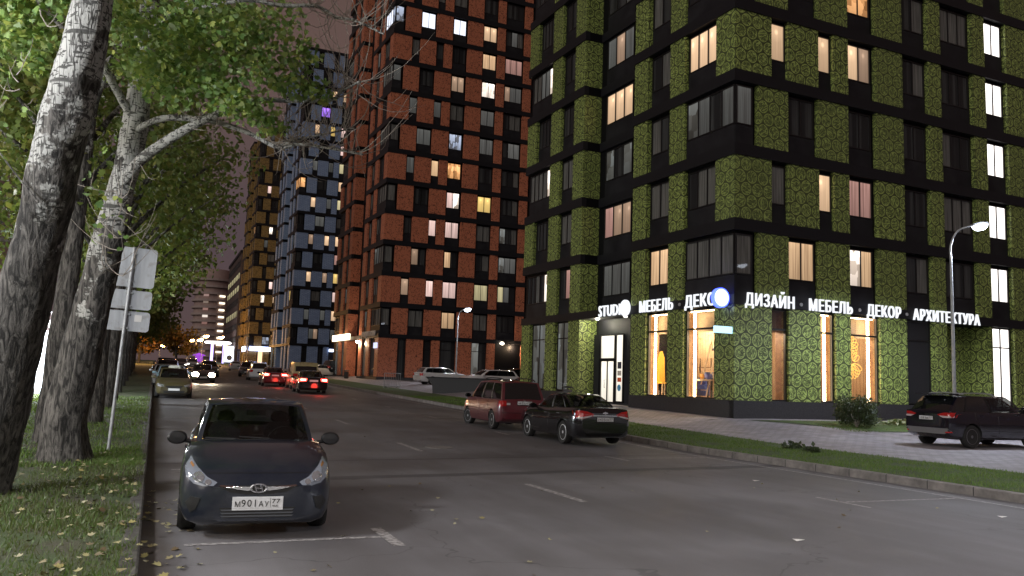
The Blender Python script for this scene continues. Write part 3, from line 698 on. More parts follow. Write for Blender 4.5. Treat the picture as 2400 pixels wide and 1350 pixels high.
# signs and lamps of the towers behind
t = wthing('shop_sign', 'overexposed warm white sign box on the street front of the red tower', 'sign', RT, (-.2, 14.4, 4.95))
b = MB(); b.box(-.15, -3.6, -.33, .12, 3.6, .33); b.build('lightbox', glow('warm_sign_box', (1, .78, .52), 4), t); b = MB(); b.box(.12, -3.65, -.36, .2, 3.65, .36); b.build('casing', M['frame'], t)
word('КОНДИТЕРСКАЯ', RT, 'A', 5.7, .95, 4.74, .5, flat('grey_letters', (.55, .5, .46), .5), 'unlit grey lettering on the corner of the red tower', d=.12)
t = wthing('address_sign', 'small pale lilac address plate on the corner of the red tower', 'sign', RT, (-.12, .6, 3.75)); b = MB(); b.box(-.05, -.55, -.27, .05, .55, .27); b.build('lightbox', glow('lilac_plate', (.62, .66, 1), 1.0), t); b = MB(); b.box(-.03, -.58, .27, .055, .58, .3); b.build('casing', M['frame'], t)
def wall_lamp(T, p, label, c=(1, .86, .66), st=22):
    t = wthing('wall_lamp', label, 'lamp', T, p, 'wall lamps of the red tower')
    b = MB(); b.box(-.03, -.06, -.05, .12, .06, .18); b.build('bracket', M['frame'], t)
    b = MB(); b.lathe([(0, -.16), (.16, -.12), (.2, 0), (.14, .1), (0, .1)], 14, origin=(-.12, 0, 0)); b.build('lamp_head', glow('wall_lamp_glow', c, st), t)
wall_lamp(RT, (-.12, 7.0, 4.3), 'bright wall lamp at the foot of the wing of the red tower')
wall_lamp(RT, (13.5, -.14, 4.6), 'bright wall lamp above the brown entrance of the red tower')
b = MB(); b.box(12.7, 1.2, .2, 14.9, 1.29, 4.4); b.build('entrance_wall', flat('brown_slats', (.12, .075, .055), .6), RT)
o = MB(); o.box(14.95, 1.08, .2, 15.6, 1.2, 2.4); o.build('door', PANE['e'], RT)
t = wthing('shop_sign', 'long blue white glowing sign box on the front of the yellow tower', 'sign', YT, (2.7, -.2, 4.75)); b = MB(); b.box(-2.4, -.15, -.45, 2.45, .12, .45); b.build('lightbox', glow('blue_white_sign', (.50, .58, 1), 9), t)
b = MB(); b.box(-2.5, .12, -.5, 2.55, .2, .5); b.build('casing', M['frame'], t)
for u in (2.6, 6.0): disc(YT, 'A', u, 4.7, .55, .3, .1, glow('white_blue_disc', (.72, .76, 1), 8), 'round_sign', ('nearer' if u < 4 else 'farther') + ' glowing round sign on the street edge of the yellow tower')
b = MB(); b.box(2.25, -.24, .5, 3.2, -.2, 4.2); b.build('lit_doorway', glow('warm_doorway', (1, .62, .36), 1.2), YT)
t = wthing('shop_sign', 'small blue white sign at the right edge of the blue tower', 'sign', BT, (7.3, -.15, 4.0)); b = MB(); b.box(-.8, -.1, -.22, .8, .1, .22); b.build('lightbox', glow('pale_blue_sign', (.6, .72, 1), 3), t)
b = MB(); b.box(-.85, .1, -.25, .85, .14, .25); b.build('casing', M['frame'], t)

fb, pb, sl = MB(), MB(), []
win_geo(fb, pb, 'B', 12.85, 14.05, .0, 2.2, 'EE', -1.3, sl, 1.5); o = fb.build('service_door', M['frame'], GT); pb.build('pane', [PANE[c] for c in sl], o)

t = wthing('shelf', 'open dark metal shelf with boxes behind the second lit shop window', 'shelf', GT, (2.0, 4.3, .58))
for z in (.35, .9, 1.45):
    b = MB(); b.box(-.25, -.7, z, .25, .7, z + .03); b.build('shelf_board', M['wood'], t)
for x in (-.24, .22):
    for y in (-.69, .66):
        b = MB(); b.box(x, y, 0, x + .03, y + .03, 1.9); b.build('post', M['frame'], t)
for i, (y, z, w_, h, c) in enumerate(((-.4, .38, .3, .25, (.5, .36, .2)), (.2, .38, .35, .2, (.6, .52, .4)), (-.2, .93, .25, .3, (.12, .2, .5)), (.4, .93, .3, .22, (.65, .6, .5)))):
    o = wthing('box', ('brown box on the lowest board of the shop shelf', 'cream box on the lowest board of the shop shelf', 'blue box on the middle board of the shop shelf', 'white box on the middle board of the shop shelf')[i], 'box', GT, (2.0, 4.3 + y, .58 + z))
    b = MB(); b.box(-.17, -w_ / 2, 0, .17, w_ / 2, h); b.box(-.18, -w_ / 2 - .01, h, .18, w_ / 2 + .01, h + .03); b.build('box_body', flat('shop_box', c, .7), o)
t = wthing('armchair', 'blue armchair behind the second lit shop window', 'armchair', GT, (1.35, 4.2, .58)); bl = flat('blue_fabric', (.09, .13, .42), .85)
b = MB(); b.box(-.4, -.4, .2, .4, .4, .48); b.build('seat', bl, t); b = MB(); b.box(.25, -.42, .2, .45, .42, 1.0); b.build('backrest', bl, t)
for y in (-.5, .4):
    b = MB(); b.box(-.4, y, .2, .42, y + .1, .68); b.build('armrest', bl, t)
t = wthing('potted_plant', 'tall pale potted grass behind the shop window next to the entrance', 'plant', GT, (.95, 6.65, .58))
b = MB(); b.lathe([(.12, 0), (.17, .35), (.15, .35), (.1, .05), (0, .05)], 14); b.build('pot', M['white'], t); b = MB()
for i in range(26):
    a = i * 2.4; b.tube([(0, 0, .3), (.10 * math.cos(a), .10 * math.sin(a), 1.0), ((.2 + .1 * math.sin(i)) * math.cos(a), (.2 + .1 * math.sin(i)) * math.sin(a), 1.7 + .2 * math.sin(i * 1.7))], [.010, .008, .004], 4, cap=False)
b.build('foliage', flat('pale_straw', (.62, .45, .16), .7), t)
# ------------------------------------------------------------------ vehicles (local frame: +Y is the nose, Z up, wheels on z = 0)
def interp(tab, x):
    """smooth (cosine-free monotone) interpolation of [(x, v)]"""
    if x <= tab[0][0]: return tab[0][1]
    if x >= tab[-1][0]: return tab[-1][1]
    for i in range(len(tab) - 1):
        if tab[i][0] <= x <= tab[i + 1][0]:
            x0, y0 = tab[i]; x1, y1 = tab[i + 1]
            m0 = (y1 - tab[i - 1][1]) / (x1 - tab[i - 1][0]) if i > 0 else (y1 - y0) / (x1 - x0)
            m1 = (tab[i + 2][1] - y0) / (tab[i + 2][0] - x0) if i + 2 < len(tab) else (y1 - y0) / (x1 - x0)
            s = (y1 - y0) / (x1 - x0)
            if s == 0: m0 = m1 = 0
            else:
                m0 = max(0, min(3, m0 / s)) * s; m1 = max(0, min(3, m1 / s)) * s
            h = x1 - x0; t = (x - x0) / h
            return (2*t**3 - 3*t*t + 1) * y0 + (t**3 - 2*t*t + t) * h * m0 + (3*t*t - 2*t**3) * y1 + (t**3 - t*t) * h * m1
def paint(name, c, rough=.35, metal=.0, dust=.0):
    a = NT(name); n = a.noise(a.obj(), 3.2, 5, .65); f = a.noise(a.obj(), 60, 2)
    d = a.ma('MULTIPLY', a.ramp(n, [(.3, 0), (.7, 1)]), dust)
    return a.bsdf(a.mix(d, c, (.13, .12, .11)), a.ma('ADD', rough, a.ma('MULTIPLY', d, .4)), Metallic=metal, Coat_Weight=1.0, Coat_Roughness=a.ma('ADD', .04, a.ma('MULTIPLY', d, .5)))
CG = NT('car_glass'); _t = CG.n('BsdfTransparent', Color=(.40, .42, .42)); _g = CG.n('BsdfGlossy', Color=(1, 1, 1), Roughness=.03)
CM = dict(glass=CG.out(CG.n('MixShader', Fac=CG.ma('ADD', .04, CG.ma('MULTIPLY', CG.n('LayerWeight', 0, Blend=.3), .4)), i1=_t, i2=_g)),
    dglass=flat('tinted_car_glass', (.008, .009, .010), .06, Coat_Weight=1.0, Coat_Roughness=.02),
    tyre=noisy('tyre_rubber', (.010, .010, .010), (.022, .021, .020), 20, .85, .1),
    rim=flat('alloy_rim', (.68, .69, .71), .35, Metallic=.35), drim=flat('grey_wheel_cover', (.30, .30, .31), .4, Metallic=.4),
    arch=flat('wheel_well', (.006, .006, .006), .9), inside=flat('car_interior', (.022, .022, .023), .8), seat=flat('seat_fabric', (.035, .034, .036), .9),
    lens=flat('headlight_lens', (.20, .22, .26), .08, Coat_Weight=1.0, Coat_Roughness=.02), lens2=flat('headlight_reflector', (.62, .64, .68), .15, Metallic=.8),
    amber=flat('amber_reflector', (.30, .15, .06), .25), tail=flat('tail_lamp_red', (.42, .012, .012), .12, Coat_Weight=1.0), tailw=flat('tail_lamp_clear', (.5, .46, .46), .12, Coat_Weight=1.0),
    plate=flat('plate_white', (.66, .67, .68), .4), ink=flat('plate_ink', (.01, .01, .01), .5), grille=flat('grille_black', (.008, .008, .008), .5),
    tail_on=glow('lit_tail_lamp', (1, .05, .035), 5.5), tail_hot=glow('lit_tail_lamp_core', (1, .40, .32), 11), head_on=glow('lit_headlight', (1, .80, .58), 95), parklight=glow('parking_light', (1, .93, .85), 5))
def tri_sub(tris, n):
    for _ in range(n):
        o = []
        for a, b, c in tris:
            ab, bc, ca = (a + b) / 2, (b + c) / 2, (c + a) / 2
            o += [(a, ab, ca), (ab, b, bc), (ca, bc, c), (ab, bc, ca)]
        tris = o
    return tris
from mathutils.geometry import tessellate_polygon
class Car:
    def __init__(s, name, label, cat, spec, col, loc, rz, group=None, detail=2):
        s.T = thing(name, label, cat, loc, rz, group); s.p = p = spec; s.detail = detail
        s.paint = col; s.trees = {}
        s.hull(); s.cabin(); s.wheels()
    # lower body
    def hull(s):
        p = s.p; L = p['L']; W = p['W'] / 2; ys = []
        n = 44 if s.detail > 1 else 26
        for i in range(n + 1):
            t = -math.cos(math.pi * i / n); ys.append(L / 2 * (.55 * t + .45 * (2 * i / n - 1)))
        b = MB(); rows = []
        for y in ys:
            w = W * interp(p['plan'], y); zb = interp(p['bot'], y); zs = interp(p['sh'], y); zt = interp(p['top'], y); wt = W * interp(p['tw'], y)
            h = zs - zb; wt = min(wt, w * .97)
            half = [(0, zb), (w * .80, zb), (w * .93, zb + .04), (w * .985, zb + h * .22), (w, zb + h * .45), (w * .995, zb + h * .70), (w * .975, zb + h * .88), (w * .945, zs), (max(wt, w * .80), zs + (zt - zs) * .62), (wt * .80, zt - .006), (wt * .42, zt), (0, zt + .004)]
            row = [(-x, y, z) for x, z in half[::-1]] + [(x, y, z) for x, z in half[1:]]
            rows.append(row[:-1])
        m = len(rows[0])
        b.v = [q for r in rows for q in r]
        for i in range(len(rows) - 1):
            for k in range(m):
                k2 = (k + 1) % m
                b.f.append((i * m + k, i * m + k2, (i + 1) * m + k2, (i + 1) * m + k)); b.mi.append(0)
        b.f.append(tuple(range(m - 1, -1, -1))); b.mi.append(0); e = (len(rows) - 1) * m
        b.f.append(tuple(e + k for k in range(m))); b.mi.append(0)
        o = b.build('body', [s.paint, CM['arch']], s.T, fix=True)
        bm = bmesh.new(); bm.from_mesh(o.data); s.bvh = BVHTree.FromBMesh(bm); bm.free()
        # wheel arches
        c = MB(); r = p['R'] * 1.13
        for y in p['ax']:
            for sx in (-1, 1):
                c.lathe([(r, -.17), (r, .17)], 28, mi=1, origin=(sx * (W - .10), y, p['R'] * 1.02), axis='x')
        cut = c.build('cutter', [s.paint, CM['arch']], fix=True)
        md = o.modifiers.new('arch', 'BOOLEAN'); md.operation = 'DIFFERENCE'; md.object = cut; md.solver = 'EXACT'
        dg = bpy.context.evaluated_depsgraph_get(); dg.update(); cut.parent = s.T; dg.update()
        cut.parent = None
        cut.matrix_world = s.T.matrix_world.copy() if False else Matrix.Translation(s.T.location) @ Matrix.Rotation(s.T.rotation_euler.z, 4, 'Z')
        dg = bpy.context.evaluated_depsgraph_get(); dg.update()
        me = bpy.data.meshes.new_from_object(o.evaluated_get(dg)); o.modifiers.clear(); o.data = me
        bpy.data.objects.remove(cut)
        shade(me, 32); s.body = o
    # greenhouse
    def cabin(s):
        p = s.p; c = p['cab']; dr = .035
        (yA, wA, zA), (yC, wC, zC), (yD, wD, zD), (yB, wB, zB) = c['A'], c['C'], c['D'], c['B']
        bF, bR = c.get('bF', .14), c.get('bR', .08); arch = c.get('arch', .04)
        def ws(u, v): return Vector((u * (wA + (wC - wA) * v), yA + (yC - yA) * v - bF * u * u * (1 - .35 * v) + .03 * math.sin(math.pi * v), zA + (zC - zA) * v - dr * u * u + .02 * math.sin(math.pi * v)))
        def rw(u, v): return Vector((u * (wB + (wD - wB) * v), yB + (yD - yB) * v + bR * u * u * (1 - .35 * v) - .02 * math.sin(math.pi * v), zB + (zD - zB) * v - dr * u * u + .015 * math.sin(math.pi * v)))
        def side(sx):
            def f(u, v):
                a, b = rw(1, v), ws(1, v); q = a.lerp(b, u)
                q.x += (.030 * math.sin(math.pi * min(1, v * .9)) + c.get('wide', .03)) * 4 * u * (1 - u); q.z += arch * 4 * u * (1 - u) * v
                q.x *= sx; return q
            return f
        sd = side(1)
        def roof(u, w):
            q = sd(w, 1.0); return Vector((q.x * u, q.y + (-bR * (1 - w) + bF * w) * (1 - u * u) * .65, q.z + dr * (1 - u * u)))
        fr = MB(); gl = {}
        def patch(f, us, vs, wins, flip, nm, sub=5):
            # wins: list of (u0,u1,v0,v1)
            U = sorted(set(us + [q for w in wins for q in w[:2]])); V = sorted(set(vs + [q for w in wins for q in w[2:4]]))
            for i in range(len(U) - 1):
                for j in range(len(V) - 1):
                    um, vm = (U[i] + U[i + 1]) / 2, (V[j] + V[j + 1]) / 2
                    hit = [w for w in wins if w[0] < um < w[1] and w[2] < vm < w[3]]
                    g = gl.setdefault((nm, wins.index(hit[0])), MB()) if hit else fr
                    mi = 0
                    if not hit and nm.startswith('side') and vs_dark(um, vm, wins): mi = 1
                    nu = max(1, int((U[i + 1] - U[i]) * sub * 2)); nv = max(1, int((V[j + 1] - V[j]) * sub))
                    for a in range(nu):
                        for b in range(nv):
                            q = [(U[i] + (U[i + 1] - U[i]) * x / nu, V[j] + (V[j + 1] - V[j]) * y / nv) for x, y in ((a, b), (a + 1, b), (a + 1, b + 1), (a, b + 1))]
                            pts = [f(*k) for k in q]
                            g.face(pts[::-1] if flip else pts, mi)
        def vs_dark(u, v, wins):
            return any(w[2] < v < w[3] for w in wins) and min(w[0] for w in wins) < u < max(w[1] for w in wins)
        patch(ws, [-1, -.5, 0, .5, 1], [0, 1], [(-.92, .92, .05, .94)], True, 'windshield', 4)
        patch(rw, [-1, -.5, 0, .5, 1], [0, 1], [(-.88, .88, c.get('rv0', .10), c.get('rv1', .92))], False, 'rear_window', 4)
        sw = [(a, b, c.get('sv0', .05), c.get('sv1', .88)) for a, b in c['wins']]
        patch(side(1), [0, .25, .5, .75, 1], [0, 1], sw, False, 'side_window', 5)
        patch(side(-1), [0, .25, .5, .75, 1], [0, 1], sw, True, 'side_window_', 5)
        nr = 8
        for i in range(nr):
            for j in range(nr):
                pts = [roof(-1 + 2 * (i + a) / nr, (j + b) / nr) for a, b in ((0, 0), (1, 0), (1, 1), (0, 1))]
                fr.face(pts)
        o = fr.build('cabin', [s.paint, CM['grille']], s.T, fix=True); 
        bm = bmesh.new(); bm.from_mesh(o.data)
        for (nm, _), g in gl.items():
            for f in g.f: bm.faces.new([bm.verts.new(g.v[i]) for i in f])
        s.cbvh = BVHTree.FromBMesh(bm); bm.free()
        shade(o.data, 40)
        gm = CM['glass'] if s.detail > 0 else CM['dglass']
        tint = c.get('tint')
        for (nm, k), g in gl.items():
            m = CM['dglass'] if (tint and (nm == 'rear_window' or (nm.startswith('side') and k < tint))) else gm
            g.build(nm.rstrip('_'), m, s.T, smooth=30, fix=True)
        s.ws, s.rw, s.side, s.roof = ws, rw, side, roof
        # inside
        if s.detail > 0:
            b = MB(); w = wA * .9; z0 = .30
            b.box(-w, yB + .25, z0, w, yA - .1, z0 + .05)
            b.box(-w, yA - .62, z0, w, yA - .10, zA - .06)                     # dashboard
            b.box(-w, yB + .06, z0, w, yB + .45, min(zB, zA) - .03)
            b.build('interior', CM['inside'], s.T)
            sb_y = yA - 1.45
            for sx in (-1, 1):
                q = MB(); q.prism([(0, 0), (.46, 0), (.44, .5), (.36, .62), (.10, .62), (.02, .5)], 0, .14); q.v = [(x - .23 + sx * .37, y + sb_y - .12 * z, z + .52) for x, y, z in q.v]
                q.box(sx * .37 - .23, sb_y + .02, .40, sx * .37 + .23, sb_y + .55, .54)
                st = q.build('seat', CM['seat'], s.T)
                h = MB(); h.lathe([(0, -.05), (.10, -.045), (.12, 0), (.10, .045), (0, .05)], 10, axis='y'); h.v = [(x * 1.1 + sx * .37, y + sb_y - .10, z * .8 + 1.20) for x, y, z in h.v]; h.build('headrest', CM['seat'], st)
            q = MB(); q.box(-w * .9, yB + .55, .40, w * .9, yB + 1.1, .55); q.box(-w * .9, yB + .42, .5, w * .9, yB + .58, 1.02); q.build('rear_seat', CM['seat'], s.T)
            q = MB(); n = 18
            q.tube([(.37 + .185 * math.cos(2 * math.pi * i / n), yA - .72 + .07 * math.sin(2 * math.pi * i / n), zA - .03 + .175 * math.sin(2 * math.pi * i / n)) for i in range(n + 1)], .015, 6); q.v = [(x * (-1 if p.get('lhd', 1) else 1), y, z) for x, y, z in q.v]
            q.tube([(-.37, yA - .5, zA - .1), (-.37, yA - .71, zA - .03)], .03, 6); q.build('steering_wheel', CM['grille'], s.T)
            q = MB(); q.box(-.12, yC + .10, zC - .17, .12, yC + .13, zC - .10); q.build('inner_mirror', CM['grille'], s.T)
    def wheels(s):
        p = s.p; W = p['W'] / 2; Rr = p['R']; w = .20
        for y in p['ax']:
            for sx in (-1, 1):
                st = p.get('steer', 0) if y > 0 else 0
                q = MB(); r = Rr * .66
                q.lathe([(r, -w / 2 + .02), (Rr * .93, -w / 2), (Rr * .99, -w / 2 + .03), (Rr, 0), (Rr * .99, w / 2 - .03), (Rr * .93, w / 2), (r, w / 2 - .02)], 30, axis='x')
                wh = q.build('wheel', CM['tyre'], s.T, smooth=50); wh.location = (sx * (W - w / 2 - .015), y, Rr)
                wh.rotation_euler.z = (math.pi if sx < 0 else 0) + st
                k = MB(); k.lathe([(0, .02), (r * .99, .02), (r * 1.03, w / 2 - .02), (r * .95, w / 2 - .015), (r * .93, .045), (0, .04)], 24, axis='x')
                ns = p.get('spokes', 10)
                for i in range(ns):
                    a = 2 * math.pi * i / ns; hw = p.get('spw', .020) * (1 if ns > 6 else 1.5)
                    c, q2 = math.cos(a), math.sin(a)
                    pts = [(.03, -hw), (r * .95, -hw * .8), (r * .95, hw * .8), (.03, hw)]
                    b0 = [(w / 2 - .028, x * c - z * q2, x * q2 + z * c) for x, z in pts]; b1 = [(.05, y_, z_) for _, y_, z_ in b0]
                    i0 = len(k.v); k.v += b0 + b1
                    for f in ((0, 1, 2, 3), (0, 4, 5, 1), (2, 6, 7, 3), (1, 5, 6, 2), (3, 7, 4, 0)): k.f.append(tuple(i0 + z for z in f)); k.mi.append(0)
                k.lathe([(r * .22, .05), (r * .22, w / 2 - .022), (r * .16, w / 2 - .015), (0, w / 2 - .015)], 14, axis='x')
                k.build('rim', p.get('rim', CM['rim']), wh, fix=True)
    # conforming patches
    def decal(s, name, poly, face, mat, off=.006, sub=3, parent=None, skirt=.02, mirror=False, cab=False):
        outs = []
        for sg in ((1, -1) if mirror else (1,)):
            pl = [Vector((a * (sg if face in ('front', 'rear') else 1), b_)) for a, b_ in poly]
            tr = [tuple(pl[i] for i in t) for t in tessellate_polygon([[Vector((q.x, q.y, 0)) for q in pl]])]
            tr = tri_sub(tr, sub); cache = {}; b = MB()
            D = {'front': Vector((0, -1, 0)), 'rear': Vector((0, 1, 0)), 'side': Vector((-sg, 0, 0)), 'top': Vector((0, 0, -1))}[face]
            def hit(q):
                k = (round(q.x, 5), round(q.y, 5))
                if k not in cache:
                    o = {'front': Vector((q.x, 6, q.y)), 'rear': Vector((q.x, -6, q.y)), 'side': Vector((sg * 4, q.x, q.y)), 'top': Vector((q.x, q.y, 4))}[face]
                    best = None
                    for t in ([s.bvh, s.cbvh] if cab else [s.bvh]):
                        h = t.ray_cast(o, D)
                        if h[0] is not None and (best is None or h[3] < best[1]): best = (h[0], h[3])
                    if best is None: cache[k] = None
                    else:
                        b.v.append(tuple(best[0] - D * off)); cache[k] = len(b.v) - 1
                return cache[k]
            for t in tr:
                ii = [hit(q) for q in t]
                if None not in ii: b.f.append(tuple(ii)); b.mi.append(0)
            ec = {}
            for f in b.f:
                for i in range(3):
                    e = (f[i], f[(i + 1) % 3]); k = tuple(sorted(e)); ec.setdefault(k, []).append(e)
            low = {}
            for k, es in ec.items():
                if len(es) == 1:
                    for i in k:
                        if i not in low: b.v.append(tuple(Vector(b.v[i]) + D * skirt)); low[i] = len(b.v) - 1
                    a, c = es[0]; b.f.append((c, a, low[a], low[c])); b.mi.append(0)
            o = b.build(name, mat, parent or s.T, fix=True, smooth=35); outs.append(o)
        return outs
    def plate(s, face, z, text, x=0, w=.52, h=.112, tilt=0, region='77'):
        D = Vector((0, -1, 0)) if face == 'front' else Vector((0, 1, 0))
        hs = [s.bvh.ray_cast(Vector((xx, 6 if face == 'front' else -6, zz)), D)[0] for xx in (x - w / 2, x, x + w / 2) for zz in (z - h / 2, z + h / 2)]
        y = (max if face == 'front' else min)(q.y for q in hs if q is not None); sg = 1 if face == 'front' else -1
        b = MB(); b.box(x - w / 2, y + sg * .004, z - h / 2, x + w / 2, y + sg * .02, z + h / 2)
        pl = b.build('number_plate', CM['plate'], s.T)
        fr = MB(); e = .008
        for x0, x1, z0, z1 in ((x - w / 2 - e, x + w / 2 + e, z - h / 2 - .022, z - h / 2), (x - w / 2 - e, x + w / 2 + e, z + h / 2, z + h / 2 + e), (x - w / 2 - e, x - w / 2, z - h / 2, z + h / 2), (x + w / 2, x + w / 2 + e, z - h / 2, z + h / 2)): fr.box(x0, y, z0, x1, y + sg * .017, z1)
        fr.build('plate_holder', CM['plate'] if s.detail > 2 else CM['grille'], pl)
        if text:
            big, small = text
            for tx, u0, u1, zz, hh in [(t, *q) for t, q in zip(big, s.spread(big, w, h))] + ([(small, .785, .955, .44, .42), ('RUS', .80, .91, .12, .17)] if small else []):
                me, co = text_mesh(tx, None if len(tx) == 1 else (u1 - u0) * w, hh * h, .0025, .0)
                if len(tx) == 1: co[:, 0] *= .95; co[:, 0] += ((u1 - u0) * w - co[:, 0].max()) / 2
                P = np.empty_like(co); P[:, 0] = (co[:, 0] + (u0 - .5) * w) * -sg + x; P[:, 1] = y + sg * .022 + co[:, 2] * 0 + sg * (co[:, 2]); P[:, 2] = co[:, 1] + z + (zz - .5) * h
                me.vertices.foreach_set('co', P.ravel()); me.materials.clear(); me.materials.append(CM['ink']); me.update()
                o = link(bpy.data.objects.new('plate_lettering', me)); o.parent = pl
            q = MB(); xx = x + (.755 - .5) * w * -sg; q.box(xx - .002, y + sg * .021, z - h * .46, xx + .002, y + sg * .0225, z + h * .46); q.build('plate_divider', CM['ink'], pl)
    def spread(s, big, w, h):
        u = .045; out = []
        for ch in big:
            lt = not ch.isdigit(); k = .098 if lt else .102
            out.append((u, u + k, .14, .50 if lt else .68)); u += k + .017
        return out
    def mirrors(s, y, z, x, col=None, sc=1):
        for sg in (-1, 1):
            b = MB()
            b.lathe([(0, -.08), (.06, -.075), (.085, -.03), (.088, .03), (.07, .06), (0, .065)], 16, axis='y')
            b.v = [(sg * (x + q[0] * 1.35 * sc * sg * sg + .10 * sc) , y + q[1], z + q[2] * .95 * sc) for q in b.v]
            if sg < 0: b.f = [f[::-1] for f in b.f]
            b.tube([(sg * (x - .12), y + .02, z - .06), (sg * (x + .06), y, z - .03)], .025, 6)
            m = b.build('wing_mirror', col or s.paint, s.T, smooth=40)
            g = MB(); g.lathe([(0, 0), (.078, 0)], 16, axis='y'); g.v = [(sg * (x + .10 * sc) + q[0] * 1.3 * sc, y - .082, z + q[2] * .9 * sc) for q in g.v]; g.build('mirror_glass', CM['dglass'], m)
    def handles(s, pts, mat=None):
        for (y, z) in pts:
            for sg in (-1, 1):
                h = s.bvh.ray_cast(Vector((sg * 4, y, z)), Vector((-sg, 0, 0)))[0]
                if h is None: continue
                b = MB(); x = h.x; b.box(x - sg * .01, y - .10, z - .014, x + sg * .028, y + .10, z + .014); b.build('door_handle', mat or s.paint, s.T)
    def seams(s, lines, mat=None):
        """thin dark gaps on the flanks: list of polylines of (y, z)"""
        for sg in (1, -1):
            b = MB()
            for ln in lines:
                pts = []
                for i in range(len(ln) - 1):
                    n = 6
                    for k in range(n + (i == len(ln) - 2)): pts.append((ln[i][0] + (ln[i + 1][0] - ln[i][0]) * k / n, ln[i][1] + (ln[i + 1][1] - ln[i][1]) * k / n))
                P = []
                for y, z in pts:
                    h = s.bvh.ray_cast(Vector((sg * 4, y, z)), Vector((-sg, 0, 0)))[0]
                    if h is not None: P.append(h)
                if len(P) > 1: b.tube(P, .0055, 4)
            if b.v: b.build('door_seam', mat or CM['grille'], s.T)
    def rails(s, mat=None, z=.05):
        for sx in (-1, 1):
            f = s.side(sx); b = MB()
            pts = [f(u, 1.0) + Vector((-sx * .10, 0, .05 + z * min(1, 8 * (u - .04), 8 * (.93 - u)))) for u in [.04 + .89 * i / 14 for i in range(15)]]
            b.tube(pts, .022, 6); b.build('roof_rail', mat or CM['grille'], s.T)
def plan(L, f=(.70, .88, .965), r=(.80, .93, .985)):
    h = L / 2
    return [(-h, r[0]), (-h + .10, r[1]), (-h + .35, r[2]), (-h + .9, 1), (h - 1.0, 1), (h - .55, f[2]), (h - .2, f[1]), (h, f[0])]
CM['dslat'] = flat('grey_slat', (.07, .075, .085), .4); CM['chrome'] = M['chrome']; CM['plastic'] = M['plastic']
def notch(L, W, H, R_, clr=.19, belt=.93, deck=1.04, nose=.56, hood=.99, fo=.85, wb=2.6, yA=.98, yC=.28, yD=-.86, yB=-1.62, wA=.71, wC=.59, wins=((.10, .42), (.47, .95)), **k):
    h = L / 2; yf = h - fo
    d = dict(L=L, W=W, R=R_, ax=(yf, yf - wb), plan=plan(L),
        bot=[(-h, clr + .17), (-h + .14, clr + .06), (-h + .5, clr), (h - .55, clr), (h - .12, clr - .02), (h, clr + .06)],
        sh=[(-h, deck - .19), (-h + .16, deck - .085), (-h + .7, belt + .03), (0, belt - .01), (yA, belt - .03), (h - .7, hood - .14), (h - .28, nose + .16), (h - .08, nose + .05), (h, nose - .02)],
        top=[(-h, deck - .15), (-h + .10, deck - .02), (-h + .22, deck), (yB - .02, deck + .015), (0, belt + .05), (yA - .15, hood - .0), (yA + .12, hood), (h - .75, hood - .055), (h - .32, nose + .235), (h - .10, nose + .115), (h, nose + .0)],
        tw=[(-h, .86), (0, .9), (yA, .90), (h - .5, .84), (h, .80)],
        cab=dict(A=(yA, wA, hood - .025), C=(yC, wC, H - .035), D=(yD, wC - .015, H - .045), B=(yB, wA - .05, deck - .0), wins=list(wins)))
    d['cab'].update(k.pop('cab', {})); d.update(k); return d
def twobox(L, W, H, R_, clr=.22, belt=1.02, nose=.66, hood=1.08, fo=.9, wb=2.65, yA=1.1, yC=.35, yD=None, yB=None, wA=.76, wC=.63, wins=((.06, .26), (.30, .58), (.62, .95)), tail=None, **k):
    h = L / 2; yf = h - fo; yD = -h + .42 if yD is None else yD; yB = -h + .10 if yB is None else yB
    d = dict(L=L, W=W, R=R_, ax=(yf, yf - wb), plan=plan(L, r=(.90, .955, .99)),
        bot=[(-h, clr + .16), (-h + .12, clr + .07), (-h + .5, clr), (h - .55, clr), (h - .12, clr), (h, clr + .08)],
        sh=[(-h, belt - .10), (-h + .06, belt - .01), (-h + .5, belt + .01), (0, belt - .02), (yA, belt - .03), (h - .6, hood - .15), (h - .25, nose + .16), (h - .07, nose + .05), (h, nose - .02)],
        top=[(-h, belt - .06), (-h + .05, belt + .03), (-h + .5, belt + .04), (0, belt + .03), (yA - .12, hood), (yA + .1, hood), (h - .65, hood - .06), (h - .28, nose + .24), (h - .09, nose + .12), (h, nose)],
        tw=[(-h, .9), (0, .9), (yA, .88), (h - .5, .84), (h, .80)],
        cab=dict(A=(yA, wA, hood - .025), C=(yC, wC, H - .035), D=(yD, wC, H - .04), B=(yB, wA + .01, belt + .0), wins=list(wins), bR=.03, tint=2))
    d['cab'].update(k.pop('cab', {})); d.update(k); return d
def place(t, s, zoff=0): return (t, s, gz(t, s) + zoff)
# --- the near saloon, facing us
sp = notch(4.37, 1.70, 1.47, .30, nose=.58, hood=1.0, steer=.0, rim=CM['drim'], spokes=7, spw=.05, cab=dict(sv1=.86))
sp['bot'] = [(-2.185, .36), (-2.05, .24), (-1.7, .19), (1.6, .19), (2.03, .155), (2.185, .21)]
sp['plan'] = [(-2.185, .80), (-2.08, .92), (-1.8, .985), (-1.3, 1), (1.15, 1), (1.65, .985), (1.95, .93), (2.10, .80), (2.185, .58)]
H = Car('parked_saloon', 'dusty dark blue grey saloon parked at the left kerb facing us, nearest car', 'car', sp, paint('dusty_blue_grey_paint', (.011, .017, .031), .28, .3, .16), place(1.30, 11.85), R(176.2), 'cars parked along the left kerb', 3)
hl = [(.735, .865), (.655, .775), (.54, .675), (.435, .622), (.47, .588), (.58, .582), (.68, .605), (.765, .675), (.79, .76)]
for o in H.decal('headlight', hl, 'front', CM['lens'], .010, 4, mirror=True):
    pass
